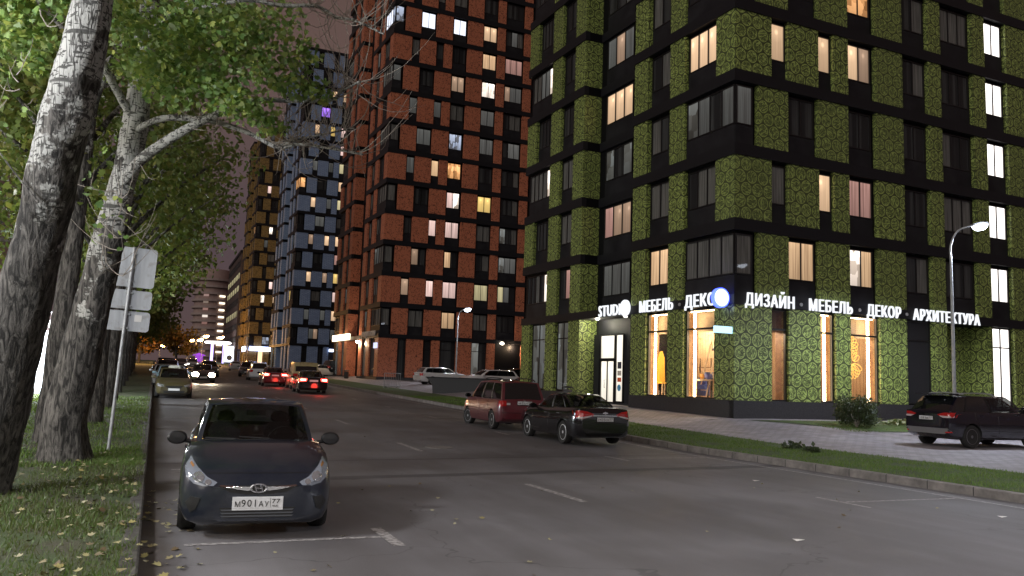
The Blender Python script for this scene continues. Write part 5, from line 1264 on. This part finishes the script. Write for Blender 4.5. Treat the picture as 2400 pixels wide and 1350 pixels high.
t2p = [(-1.35, 16.97, -.05), (-1.38, 16.93, .45), (-1.4, 16.89, .86), (-1.3, 16.77, 1.51), (-1.17, 16.61, 2.4), (-.99, 16.38, 3.66), (-.9, 16.28, 4.17), (-.84, 16.19, 4.68), (-.72, 16.05, 5.39), (-.64, 15.94, 6.08), (-.61, 15.82, 6.91), (-.58, 15.71, 7.74), (-.54, 15.55, 8.96), (-.5, 15.4, 10.4)]
near_tree('poplar_tree', 'slender poplar whose long bare pale bough reaches over the street before the sign post', (-1.35, 16.97, .14), t2p, [.46, .40, .375, .35, .312, .274, .258, .228, .22, .22, .19, .167, .129, .07],
    [(br1, .105, .055), (br2, .062, .02), (br3, .028, .012), (br4, .05, .018), (br5, .042, .016)] + [([sc(q, K2) for q in p], r0, r1) for p, r0, r1 in [([(-.8, 18.2, 6.9), (-1.4, 17.6, 7.8), (-1.8, 17.0, 9)], .08, .03), ([(-.62, 18.0, 8.6), (.2, 17.6, 9.4), (1.0, 17.2, 10)], .07, .03)]],
    [(br1, 18, 1.0), (br2[4:], 46, 1.25), (br3, 34, 1.1), (br4[2:], 44, 1.3), (br5[2:], 44, 1.25)] + [([sc(q, K2) for q in p], n, ln) for p, n, ln in [([(-.95, 18.0, 5.3), (-.7, 17.8, 3.6)], 10, 1.3), ([(-1.1, 17.8, 3.7), (-.8, 17.6, 4.4)], 8, 1.2)]],
    [(sc(c, K2), r * K2, n_(r)) for c, r in c2], B2m, .090, extra=[sc(q, K2) for q in [(-.95 + .3 * math.sin(i * 2.7), 17.3 + .3 * math.cos(i * 1.7), 4.0 + .05 * i) for i in range(26)]])
def row_tree(name, label, t, s, h, r, z0, bark=None, leaf=LEAF2, lsize=.2, nl=5200, seed=1, cat='tree', group='poplars along the left kerb', lean=0, rt=.27, gap=.5):
    rr = random.Random(seed); T = thing(name, label, cat, (t, s, gz(t, s) - .05), 0, group)
    b = MB(); top = Vector((lean, 0, h * .8)); pts = [(0, 0, -.1), (lean * .1, 0, h * .15), (lean * .35, .1, h * .35), (lean * .7, 0, h * .6), tuple(top)]
    trunk_geo(b, pts, [rt, rt * .85, rt * .75, rt * .5, rt * .15], 16, 7, .06, .25)
    tr = b.build('trunk', bark or B3m, T, smooth=60); b = MB(); cs = []
    for i in range(16):
        u = .32 + .62 * rr.random(); a = rr.random() * 6.28; k = (z0 + (h - z0) * u) ; q = min(1, 1.35 * math.sin(math.pi * min(1, (u + .18) / 1.25)))
        e = Vector((math.cos(a) * r * q * .8, math.sin(a) * r * q * .8, k)); st = Vector((lean * .6, 0, max(h * .22, k - r * .75)))
        limb(b, [st, st.lerp(e, .5) + Vector((0, 0, .25)), e], rt * .3, .02, 6, 4); cs.append((e, r * (.26 + .2 * rr.random()))); cs.append((st.lerp(e, .6), r * (.22 + .15 * rr.random())))
    b.build('limbs', bark or B3m, tr, smooth=60)
    w = sum(q * q for _, q in cs); P = np.concatenate([clump(c, q, max(8, int(nl * q * q / w)), .75, .2) for c, q in cs])
    add_leaves('crown', P, lsize, RHOMB, leaf, T, (0, -.2, .4), .8); return T
rowt = [(-2.0, 20.7, 13, 3.0, 4.4, 7, 'dark poplar right behind the two big trunks'), (-1.5, 26.5, 13, 3.9, 3.8, 8, 'dark poplar just beyond the sign post'), (-1.5, 33.5, 14, 4.3, 3.8, 9, 'dark poplar whose crown hangs widest over the street'), (-1.6, 39.5, 13, 4.1, 3.6, 10, 'dark poplar level with the front of the taxi'), (-1.7, 46.5, 13, 4.0, 3.5, 11, 'dark poplar level with the rear of the taxi'),
    (-1.8, 55, 12.5, 4.0, 3.2, 12, 'dark poplar behind the pale blue hatchback'), (-1.9, 65, 12, 4.2, 3.0, 13, 'dark poplar beside the row of parked cars'), (-2.0, 77, 12, 4.3, 3.0, 14, 'dark poplar beside the minivan with a roof load'), (-2.2, 92, 11, 4.4, 2.8, 15, 'poplar near the far end of the dark row'), (-2.4, 110, 10, 4.4, 2.6, 16, 'last dark poplar of the row before the orange tree')]
for i, (t, s, h, r, z0, sd, lb) in enumerate(rowt):
    row_tree('poplar_tree', lb, t, s, h, r, z0, seed=sd, lsize=.17 + .0035 * (s - 23), nl=7200 if i < 4 else (5600 if i < 7 else 3600), lean=.35)
row_tree('poplar_tree', 'tall tree with thin foliage on the lawn left of the nearest trunk', -7.2, 23, 14, 3.8, 4.2, seed=31, lsize=.15, nl=4200, group='trees on the left lawn', rt=.2)
row_tree('poplar_tree', 'tree with thin foliage deeper on the left lawn near the lit pillar', -8.5, 37, 14, 4.5, 4.0, seed=32, lsize=.22, nl=3600, group='trees on the left lawn', rt=.2)
row_tree('round_tree', 'round orange lit tree at the far end of the street', 3.9, 184, 8.4, 4.0, 1.2, seed=33, leaf=LEAF3, lsize=.6, nl=2400, group='far trees lit by orange lamps')
row_tree('round_tree', 'smaller orange lit tree at the left of the round orange tree', -2.8, 172, 7.5, 3.6, 1.0, seed=34, leaf=LEAF3, lsize=.6, nl=1800, group='far trees lit by orange lamps')
def bush(name, label, loc, r, h, n, size, mat, cat='bush'):
    T = thing(name, label, cat, loc); b = MB(); cs = []
    for i in range(9):
        a = i * 2.4; e = Vector((math.cos(a) * r * .7, math.sin(a) * r * .7, h * (.55 + .4 * ((i * 37) % 10) / 10))); limb(b, [(0, 0, 0), e * .5 + Vector((0, 0, .1)), e], .03, .008, 5, 4); cs.append((e * .85, r * .5)); cs.append((Vector((e.x * .95, e.y * .95, e.z * .45)), r * .42))
    b.build('stems', M['twig'], T); P = np.concatenate([clump(c, q, n // len(cs), .95, .1) for c, q in cs]); P[:, 2] = np.maximum(P[:, 2], .04)
    add_leaves('foliage', P, size, RHOMB, mat, T, (0, -.3, .6), .9); return T
bush('bush', 'dark rounded bush standing before the golden flowers window', (24.75, 24.25, gz(24.75, 24.25)), .78, 1.25, 4600, .085, BUSHL)
for i in range(7):
    t, s = 26.2 + i * .48, 24.95 + .18 * math.sin(i * 2.1)
    T = thing('hosta_plant', ['low hosta with cream leaf edges next to the dark bush', 'low hosta, second from the dark bush', 'low hosta, third from the dark bush', 'low hosta, fourth from the dark bush', 'low hosta, fifth from the dark bush', 'low hosta, sixth from the dark bush', 'low hosta next to the black SUV'][i], 'plant', (t, s, gz(t, s) + .02), 0, 'hostas on the lawn bed')
    P = clump((0, 0, .12), .26, 60, .5, .3); P[:, 2] = np.maximum(P[:, 2], .03); add_leaves('foliage', P, .19, RHOMB, HOSTAL, T, (0, 0, .9), .7)
for t, s, r, lb in ((16.4, 17.6, .2, 'dark weed tuft in the right verge, nearer of two'), (16.6, 18.6, .24, 'dark weed tuft in the right verge, farther of two')):
    T = thing('weed_tuft', lb, 'weed', (t, s, gz(t, s))); P = clump((0, 0, .1), r, 90, .5, .1); P[:, 2] = np.abs(P[:, 2]); add_leaves('foliage', P, .13, RHOMB, BUSHL, T, (0, 0, .2), .9)
# grass blades
def blades(name, boxes, mat, label_cat='grass'):
    Ps, Hs = [], []
    for t0, t1, s0, s1, n, h, pw in boxes:
        s = s0 + (s1 - s0) * nr.random(n) ** pw; t = t0 + (t1 - t0) * nr.random(n)
        k = np.array([mnoise.noise(Vector((a * .9, b_ * .9, 2))) for a, b_ in zip(t, s)]); keep = nr.random(n) < .62 + k * 1.1
        t, s = t[keep], s[keep]; Ps.append(np.stack([t, s, [gz(a, b_) for a, b_ in zip(t, s)]], 1)); Hs.append(h * (.5 + .9 * nr.random(len(t))))
    P, H_ = np.concatenate(Ps), np.concatenate(Hs); n = len(P); a = nr.random(n) * 6.28; w = .0045 + .004 * nr.random(n) + .0002 * P[:, 1]
    d = np.stack([np.cos(a) * w, np.sin(a) * w, np.zeros(n)], 1); tip = P + np.stack([nr.normal(0, .45, n) * H_, nr.normal(0, .45, n) * H_, H_], 1); P[:, 2] -= .01
    V = np.stack([P - d, P + d, tip], 1).reshape(-1, 3); me = bpy.data.meshes.new(name); me.vertices.add(3 * n); me.vertices.foreach_set('co', V.astype(np.float32).ravel())
    me.loops.add(3 * n); me.loops.foreach_set('vertex_index', np.arange(3 * n, dtype=np.int32)); me.polygons.add(n); me.polygons.foreach_set('loop_start', np.arange(0, 3 * n, 3, dtype=np.int32)); me.polygons.foreach_set('loop_total', np.full(n, 3, dtype=np.int32))
    me.materials.append(mat); me.update(); o = link(bpy.data.objects.new(name, me)); return tag(o, kind='stuff')
GRL = m_leaf('grass_blade', [(.06, .13, .02), (.09, .18, .03), (.12, .21, .035), (.14, .18, .06)], .25)
GRD = m_leaf('dry_grass_blade', [(.075, .12, .03), (.070, .14, .028), (.11, .135, .05), (.095, .095, .045)], .2)
blades('verge_grass', [(-7.5, -.05, 5.5, 18, 52000, .055, 1.2), (-1.6, -.04, 5.5, 18, 9000, .06, 1.2)], GRD)
blades('lawn_grass', [(-10, -.08, 16, 42, 60000, .075, 1.5), (14.26, 17.5, 8, 50, 60000, .05, 1.5), (23, 31, 22.9, 26, 9000, .05, 1)], GRL)
# fallen leaves
Pf = []
for n, t0, t1, s0, s1 in ((400, -6.5, -.1, 5.8, 19), (120, -1.0, .4, 6, 14), (60, .02, .55, 6.5, 13), (26, .5, 4.5, 7, 14), (22, 1.6, 6, 22, 40), (70, -4, 0, 19, 34), (14, 5, 13, 8.5, 14)):
    t = t0 + (t1 - t0) * nr.random(n); s = s0 + (s1 - s0) * nr.random(n); Pf.append(np.stack([t, s, [gz(a, b_) + (.045 if a < 0 else .012) for a, b_ in zip(t, s)]], 1))
add = leaves_mesh('fallen_leaves', np.concatenate(Pf), .070, STAR * np.array([1, 1, 1.6]), DEADL, (0, 0, 3.2), .8)
tag(link(bpy.data.objects.new('fallen_leaves', add)), kind='stuff')
# ------------------------------------------------------------------ street furniture and the far end
def light(name, kind, loc, power, color, radius=.15, rot=None, **kw):
    l = bpy.data.lights.new(name, kind); l.energy = power; l.color = color
    if kind != 'SUN': l.shadow_soft_size = radius
    for k, v in kw.items(): setattr(l, k, v)
    o = link(bpy.data.objects.new(name, l)); o.location = loc
    if rot: o.rotation_euler = rot
    return o
LAMPG = glow('street_lamp_led', (.80, .87, 1), 14); ORG = glow('sodium_lamp', (1, .52, .16), 60)
def street_lamp(label, t, s, h, arm, power, color=(.86, .91, 1), gm=None, group='street lamps', z=None, r=.07, head=.20, spec=.35, down=True):
    T = thing('street_lamp', label, 'street lamp', (t, s, gz(t, s) if z is None else z), 0, group); A = Vector(arm)
    b = MB(); b.tube([(0, 0, -.2), (0, 0, h * .45), (0, 0, h - 1.35)], [r, r * .85, r * .62], 10); b.tube([(0, 0, 0), (0, 0, .5)], [r * 1.35, r * 1.3], 10)
    P, Q = smooth_pts([(0, 0, h - 1.35), (0, 0, h - .75), tuple(A * .25 + Vector((0, 0, h - .22))), tuple(A * .65 + Vector((0, 0, h - .02))), tuple(A + Vector((0, 0, h + .05)))], [r * .62, r * .55, r * .5, r * .45, r * .4], 5)
    b.tube(P, Q, 8); b.build('pole', M['metal'], T, smooth=50)
    u = A.normalized(); a = math.atan2(u.y, u.x); b = MB(); b.box(-.12, -.11, .0, .42, .11, .08); b.box(-.02, -.09, .08, .3, .09, .11)
    hd = b.build('lamp_head', M['metal'], T); hd.location = A + Vector((0, 0, h + .03)); hd.rotation_euler = (0, -.18, a)
    b = MB(); b.lathe([(0, -head * .75), (head * .5, -head * .66), (head * .88, -head * .36), (head, 0), (0, 0)], 16, origin=(.16, 0, 0)); b.build('lens', gm or LAMPG, hd)  # lens made oversized, the lamp's glow is put into its shape
    if power and down: light('street_lamp_light', 'SPOT', (T.location + A + u * .16 + Vector((0, 0, h - .12))), power, color, .22, specular_factor=spec, spot_size=R(155), spot_blend=.5)
    elif power: light('street_lamp_light', 'POINT', (T.location + A + u * .16 + Vector((0, 0, h - .12))), power, color, .5, specular_factor=spec)
    return T
street_lamp('lit street lamp on a curved pole behind the black SUV', 26.61, 21.49, 7.75, (.86, -.37, 0), 4000, (.80, .87, 1), spec=.1, head=.27)
street_lamp('lit street lamp on a curved pole before the red tower', 24.05, 68.5, 6.9, (.6, -.25, 0), 2200, z=.95, head=.3)
for t, s, zz, lb in ((7.2, 203, 8.6, 'orange street lamp farthest along the street'), (8.4, 190, 8.3, 'orange street lamp second from the round orange tree'), (10.2, 202, 9.6, 'orange street lamp with a tall lit pole'), (13.4, 201, 9.5, 'orange street lamp above the round canopy'), (1.4, 206, 7.2, 'low orange street lamp behind the round orange tree')):
    street_lamp(lb, t - .6, s, zz - gz(t, s), (.6, -.1, 0), 1500, (1, .50, .16), ORG, 'orange street lamps at the far end', head=.62, down=False)
light('street_lamp_light', 'POINT', (-3.5, 160, 8), 5000, (1, .50, .16), .3)
# lamps outside the picture; two farther lawn lamps added to brighten the trees
street_lamp('street lamp on the left lawn outside the picture', -6.8, 8.5, 6.0, (.8, .1, 0), 1900, (.96, .97, 1), down=False, spec=1.0)
street_lamp('added unseen lamp on the left lawn brightening the dark trees, nearer of two', -7.6, 27, 6.5, (.8, .1, 0), 850, (.96, .97, 1), down=False)
street_lamp('added unseen lamp on the left lawn brightening the dark trees, farther of two', -13, 46, 7, (.8, .1, 0), 1500, (.96, .97, 1), down=False)
street_lamp('street lamp at the right kerb behind us', 16.6, -2.0, 8.2, (-.9, .1, 0), 8000, (.92, .93, 1))
street_lamp('street lamp at the left kerb behind us', -1.2, -7.0, 8.2, (.9, .1, 0), 6500, (1, .95, .88))
street_lamp('low garden lamp on the left lawn outside the picture', -9.5, 14.6, 3.4, (.5, .1, 0), 1300, (1, .95, .88), down=False)
# the sign post, backs towards us
T = thing('sign_post', 'leaning metal post with three grey sign backs beside the pale poplars', 'sign post', (-.74, 19.0, .12)); T.rotation_euler = (0, R(2.3), 0)
b = MB(); b.tube([(0, 0, -.3), (0, 0, 4.22)], .034, 12); b.tube([(0, 0, 4.22), (0, 0, 4.24)], [.034, .005], 12); b.build('post', M['metal'], T, smooth=50)
def rrect(w, h, r, n=5):
    return [(sx * (w / 2 - r) + r * math.cos(a), sz * (h / 2 - r) + r * math.sin(a)) for sx, sz, a0 in ((1, 1, 0), (-1, 1, .5), (-1, -1, 1), (1, -1, 1.5)) for a in [math.pi * (a0 + .5 * i / n) for i in range(n + 1)]]
for z, w, h in ((3.81, .91, .82), (3.13, .90, .38), (2.68, .92, .40)):
    b = MB(); b.prism(rrect(w, h, .06), .05, .056); bd = b.build('sign_back', M['signback'], T, fix=True); bd.location = (0, 0, z)
    b = MB(); pr = rrect(w, h, .06); b.tube([(x, .048, zz) for x, zz in pr + pr[:1]], .010, 5, cap=False); b.build('rim', M['signback'], bd)
    b = MB()
    for q in (-h * .36, h * .36): b.box(-.075, .0, q - .014, .075, .05, q + .014)
    b.build('clamp', M['metal'], bd)
b = MB(); b.box(.17, .044, 2.68, .31, .049, 2.82); b.build('sticker', flat('white_sticker', (.62, .62, .62), .6), T)
# manhole
T = thing('manhole_cover', 'round iron manhole cover beside the broken centre line', 'manhole cover', (7.05, 21.15, zr(21.15) + .004)); b = MB(); b.lathe([(0, 0), (.30, 0), (.31, .006), (.38, .006), (.38, -.02)], 28); b.build('cover', noisy('worn_iron', (.13, .125, .12), (.22, .21, .20), 20, .5, .2), T)
# litter bins
def bin_(label, t, s, z):
    T = thing('litter_bin', label, 'litter bin', (t, s, z), 0, 'litter bins'); b = MB(); b.lathe([(.2, 0), (.24, .05), (.25, .72), (.23, .74), (.21, .72), (.20, .1), (0, .1)], 18); b.build('bin_body', flat('dark_grey_bin', (.04, .04, .043), .5), T, smooth=40)
    b = MB(); b.lathe([(.30, .80), (.30, .86), (.1, .92), (0, .92)], 18); b.tube([(.2, 0, .7), (.2, 0, .82)], .015, 5); b.tube([(-.2, 0, .7), (-.2, 0, .82)], .015, 5); b.build('lid', M['frame'], T, smooth=30)
bin_('dark litter bin before the wing of the green tower', 19.9, 39.0, gz(19.9, 39.0)); bin_('dark litter bin before the lit wing of the red tower', 18.9, 89, gz(18.9, 89))
# ramp wall
T = thing('ramp_wall', 'dark concrete wall of a garage ramp before the red tower', 'wall', (17.6, 54.6, .7)); b = MB(); b.prism([(0, -.3), (8.5, -.3), (8.5, 1.15), (-.5, 1.15), (-.1, .75)], -.14, .14); w = b.build('wall_panel', flat('dark_wall', (.045, .048, .052), .7), T); w.rotation_euler.z = R(-22)
b = MB(); b.box(-.55, -.17, 1.15, 8.5, .17, 1.21); c = b.build('coping', M['band'], T); c.rotation_euler.z = R(-22)
# crowd barrier
T = thing('crowd_barrier', 'grey metal crowd barrier at the corner of the red tower', 'barrier', (17.1, 63.5, gz(17.1, 63.5)), R(20)); b = MB(); pr = [(-.75, 0, .15), (-.75, 0, 1.15), (.75, 0, 1.15), (.75, 0, .15), (-.75, 0, .15)]; b.tube(pr, .03, 6); b.build('frame', M['metal'], T)
b = MB()
for i in range(1, 9): b.tube([(-.75 + i * .167, 0, .15), (-.75 + i * .167, 0, 1.15)], .012, 5)
b.build('bars', M['metal'], T)
for x in (-.55, .55):
    b = MB(); b.tube([(x, -.3, .02), (x, 0, .12), (x, .3, .02)], .022, 5); b.tube([(x, 0, .1), (x, 0, .2)], .022, 5); b.build('foot', M['metal'], T)
# lit advertising pillar with striped awning on the left lawn
T = thing('lit_pillar', 'brightly lit white advertising pillar with a striped top between the left trunks', 'advertising pillar', (-4.55, 42.5, gz(-4.5, 42.5))); b = MB(); b.box(-.32, -.12, .25, .32, .12, 2.75); b.build('lightbox', glow('pillar_light', (.86, .93, 1), 5), T); b = MB(); b.box(-.36, -.14, 0, .36, .14, .25); b.box(-.36, -.14, 2.75, .36, .14, 2.83); b.build('casing', M['metal'], T)
aw = NT('striped_awning'); x, y, z = aw.sep(aw.obj()); M['awn'] = aw.bsdf(aw.mix(aw.ma('LESS_THAN', aw.ma('FRACT', aw.ma('MULTIPLY', aw.ma('ADD', x, aw.ma('MULTIPLY', z, .6)), 2.4)), .5), (.75, .75, .75), (.05, .03, .03)), .6)
b = MB(); b.prism([(-.45, 2.85), (1.2, 2.85), (1.2, 3.0), (.5, 3.75), (-.2, 3.6)], -.3, .3); b.build('awning', M['awn'], T); b = MB(); b.tube([(-.52, -.2, 0), (-.50, -.2, 4.9)], .05, 8); b.build('mast', M['metal'], T)
light('pillar_light_source', 'POINT', (-4.4, 40.5, 2.4), 1500, (.88, .95, 1), .5)
T = thing('railing', 'low white railing next to the lit advertising pillar', 'railing', (-6.0, 43.2, gz(-6, 43))); b = MB()
for z in (.35, .85, 1.3): b.tube([(-1.4, 0, z), (.9, 0, z)], .035, 5)
b.build('rail', M['white'], T)
for x in (-1.3, -.2, .8):
    b = MB(); b.tube([(x, 0, 0), (x, 0, 1.3)], .03, 5); b.build('railing_post', M['white'], T)
# brown apartment block behind the left trees
T = thing('apartment_block', 'brown apartment block behind the trees at the upper left', 'apartment block', (-11, 74, 1.0), R(4)); b = MB(); b.box(-40, 0, -2, 0, 16, 44); b.build('wall', noisy('brown_render', (.20, .13, .115), (.16, .10, .09), .4, .9, 0), T)
for k in range(13):
    for i in range(5):
        c = ((k * 7 + i * 5) % 9 == 0); x = -2.2 - i * 4.6; z = 2 + k * 3.1; fb, pb, sl = MB(), MB(), []; win_geo(fb, pb, 'B', x - 1.6, x, z, z + 1.5, 'mm' if c else 'dc', .0, sl)
        wo = fb.build('window', M['frame'], T); pb.build('pane', [PANE[q] for q in sl], wo)
    b = MB(); b.box(-40, -.12, .9 + k * 3.1, 0, 0, 1.2 + k * 3.1); b.build('string_course', M['concrete'], T)
# office building and tower at the far end
T = thing('office_building', 'long office building with bands of lit windows beyond the yellow tower', 'office building', (19.2, 232, 3.5), R(0)); b = MB(); b.box(.1, 0, -3, 26, 40, 30); b.build('wall', noisy('brown_cladding', (.085, .06, .055), (.065, .045, .042), .3, .7, 0), T)
for k in range(8):
    z = 2.5 + k * 3.45; lit = k in (3, 5, 6); fb, pb, sl = MB(), MB(), []; st = ''.join('l' if lit and (i * 7 + k * 3) % 4 else 'd' for i in range(22)); win_geo(fb, pb, 'A', 1, 39, z, z + 1.7, st, -.06, sl); wo = fb.build('window_band', M['frame'], T); pb.build('pane', [PANE[q] for q in sl], wo)
b = MB(); b.box(-.2, -.2, 30, 26, 40, 30.8); b.build('roof', M['band'], T)
T = thing('high_rise', 'far curved high rise with balcony slabs and white lit landings', 'high rise', (23.6, 424, 6)); b = MB(); b.lathe([(8.5, -8), (8.5, 40), (7, 44), (0, 44)], 26); b.build('wall', noisy('pinkish_render', (.36, .26, .24), (.28, .20, .19), .3, .9, 0), T, smooth=30)
for k in range(12):
    b = MB(); b.lathe([(8.5, 0), (9.6, .0), (9.6, 1.0), (9.4, 1.0), (9.4, .2), (8.5, .2)], 26, origin=(0, 0, 2 + k * 3.3)); b.build('balcony', flat('pale_balcony', (.34, .27, .26), .8) if k == 0 else bpy.data.materials['pale_balcony'], T)
for k in range(9):
    b = MB(); a = -1.15; b.box(-1.3, -.3, 0, 1.3, .3, .8); q = b.build('landing_light', glow('landing_glow', (1, .88, .66), 1.6) if k == 0 else bpy.data.materials['landing_glow'], T); q.location = (8.9 * math.cos(a), 8.9 * math.sin(a), 4.2 + k * 3.3); q.rotation_euler.z = a + math.pi / 2
    b = MB(); b.box(-1.2, -.2, 0, 1.2, .2, 1.2); q = b.build('window', PANE['W'] if k in (2, 5) else PANE['m'] if k % 2 else PANE['r'], T); a = -2.0; q.location = (8.55 * math.cos(a), 8.55 * math.sin(a), 4.2 + k * 3.3); q.rotation_euler.z = a + math.pi / 2
# forecourt with round canopy, billboard and purple kiosk
T = thing('canopy', 'round white lit canopy on purple lit columns beyond the yellow tower', 'canopy', (15.3, 238, 3.9)); b = MB(); b.lathe([(0, 5.2), (3.2, 5.2), (3.5, 5.45), (3.2, 5.75), (0, 5.75)], 28); b.build('roof', glow('canopy_glow', (1, .90, .88), 3.5), T)
for x, y in ((-1.6, -1), (-1.2, 1.0), (1.5, -1), (1.6, 1)):
    b = MB(); b.tube([(x, y, -2), (x, y, 5.2)], .22, 10); b.build('column', glow('violet_column', (.50, .38, 1), 2.2) if x == -1.6 else bpy.data.materials['violet_column'], T)
T = thing('billboard', 'tall white lit billboard beside the round canopy', 'billboard', (18.2, 236, 3.5), R(-5)); b = MB(); b.box(-1.5, -.15, .6, 1.5, .15, 5.2); b.build('panel', PANE['B'], T)
b = MB(); b.box(-1.25, -.2, .8, 1.25, -.16, 4.9); b.build('poster', glow('poster_glow', (.82, .84, 1), 2.6), T); b = MB(); b.lathe([(0, -.02), (.7, 0), (.75, .03)], 16, origin=(.1, -.22, 1.9), axis='y'); b.build('printed_shape', flat('grey_print', (.18, .18, .2), .6), T)
T = thing('kiosk', 'small kiosk glowing purple at the far end of the street', 'kiosk', (11.6, 257, 4.1)); b = MB(); b.box(-1.0, -1.0, -1, 1.0, 1.0, 1.9); b.build('wall', glow('purple_glow', (.50, .10, .9), .5), T); b = MB(); b.lathe([(1.7, 1.9), (1.8, 2.05), (0, 2.7)], 8); b.build('roof', glow('purple_roof', (.5, .10, .9), .6), T)
# small litter on the road
for t, s, lb in ((11.2, 13.6, 'white scrap of paper on the road inside the right parking line'), (12.1, 9.0, 'white scrap of paper on the road near the lower right edge'), (7.4, 8.2, 'small pale scrap on the road below the near centre dash')):
    b = MB(); z = zr(s) + .006; b.face([(-.07, -.05, 0), (.07, -.04, .01), (.06, .05, 0), (-.06, .04, .015)]); b.face([(-.06, .04, .015), (.06, .05, 0), (.07, -.04, .012), (-.07, -.05, .002)]); o = b.build('paper_scrap', M['white'], loc=(t, s, z)); tag(o, lb, 'litter', 'paper scraps on the road')
# light inside the shops and under the entrance canopy
light('shop_ceiling_light', 'POINT', GW(GT, (1.9, 5.2, 3.9)), 420, (1, .76, .50), .3); light('shop_ceiling_light', 'POINT', GW(GT, (1.7, 2.1, 3.9)), 420, (1, .76, .50), .3); light('shop_ceiling_light', 'POINT', GW(GT, (7.0, 1.9, 3.9)), 200, (1, .74, .46), .3)
light('downlight_light', 'POINT', GW(GT, (.45, 11.3, 4.3)), 60, (1, .93, .72), .08)
light('wall_lamp_light', 'POINT', GW(RT, (-.5, 7.6, 4.1)), 220, (1, .72, .46), .1); light('wall_lamp_light', 'POINT', GW(RT, (14.6, -.1, 4.2)), 160, (1, .70, .42), .1)
light('headlight_beam', 'SPOT', (3.0, 68.9, 1.4), 900, (1, .82, .6), .08, (R(84), 0, R(180)), spot_size=R(50), spot_blend=.6); light('headlight_beam', 'SPOT', (4.1, 68.9, 1.4), 900, (1, .82, .6), .08, (R(84), 0, R(180)), spot_size=R(50), spot_blend=.6)
for t, s in ((9.35, 51.6), (8.5, 63.6)): light('tail_lamp_light', 'POINT', (t, s, zr(s) + .5), 16, (1, .06, .04), .2, specular_factor=0.0)
# ------------------------------------------------------------------ sky, lights, camera
w = bpy.data.worlds.new('World'); S.world = w; w.use_nodes = True
nt = w.node_tree; bg = nt.nodes['Background']
tc = nt.nodes.new('ShaderNodeTexCoord'); sx = nt.nodes.new('ShaderNodeSeparateXYZ'); rp = nt.nodes.new('ShaderNodeValToRGB')
nt.links.new(tc.outputs['Generated'], sx.inputs[0]); nt.links.new(sx.outputs[2], rp.inputs[0]); nt.links.new(rp.outputs[0], bg.inputs[0])
e = rp.color_ramp.elements
e[0].position = 0.0; e[0].color = (.085, .056, .055, 1); e[1].position = .6; e[1].color = (.070, .042, .036, 1)
x = rp.color_ramp.elements.new(.16); x.color = (.070, .049, .055, 1)
x = rp.color_ramp.elements.new(.35); x.color = (.105, .068, .060, 1)
bg.inputs[1].default_value = .85
d = Vector((.70, .52, -.47)).normalized()
sun = light('city_glow', 'SUN', (-30, -30, 40), .64, (1, .93, .84), angle=R(50))
sun.rotation_euler = d.to_track_quat('-Z', 'Y').to_euler()
cam = bpy.data.cameras.new('camera'); co = link(bpy.data.objects.new('camera', cam))
cam.sensor_width = 36; cam.lens = 1946.85 / 2400 * 36; cam.clip_end = 3000; cam.clip_start = .05
pit, rol, sh = R(6.36), R(1.928), R(-23.0)
F = Vector((0, math.cos(pit), math.sin(pit))); U = Vector((0, -math.sin(pit), math.cos(pit))); X = Vector((1, 0, 0))
R2 = math.cos(rol) * X + math.sin(rol) * U; U2 = -math.sin(rol) * X + math.cos(rol) * U
Rz = Matrix.Rotation(sh, 3, 'Z')
R2, U2, F = Rz @ R2, Rz @ U2, Rz @ F
co.matrix_world = Matrix(((R2.x, U2.x, -F.x, 0), (R2.y, U2.y, -F.y, 0), (R2.z, U2.z, -F.z, 1.83), (0, 0, 0, 1)))
S.camera = co
S.view_settings.view_transform = 'Standard'; S.view_settings.look = 'None'; S.view_settings.exposure = .5; S.view_settings.gamma = 1
S.cycles.use_denoising = True
S.cycles.max_bounces = 6; S.cycles.diffuse_bounces = 2; S.cycles.glossy_bounces = 3; S.cycles.transparent_max_bounces = 16
S.cycles.caustics_reflective = False; S.cycles.caustics_refractive = False
S.cycles.sample_clamp_indirect = 4
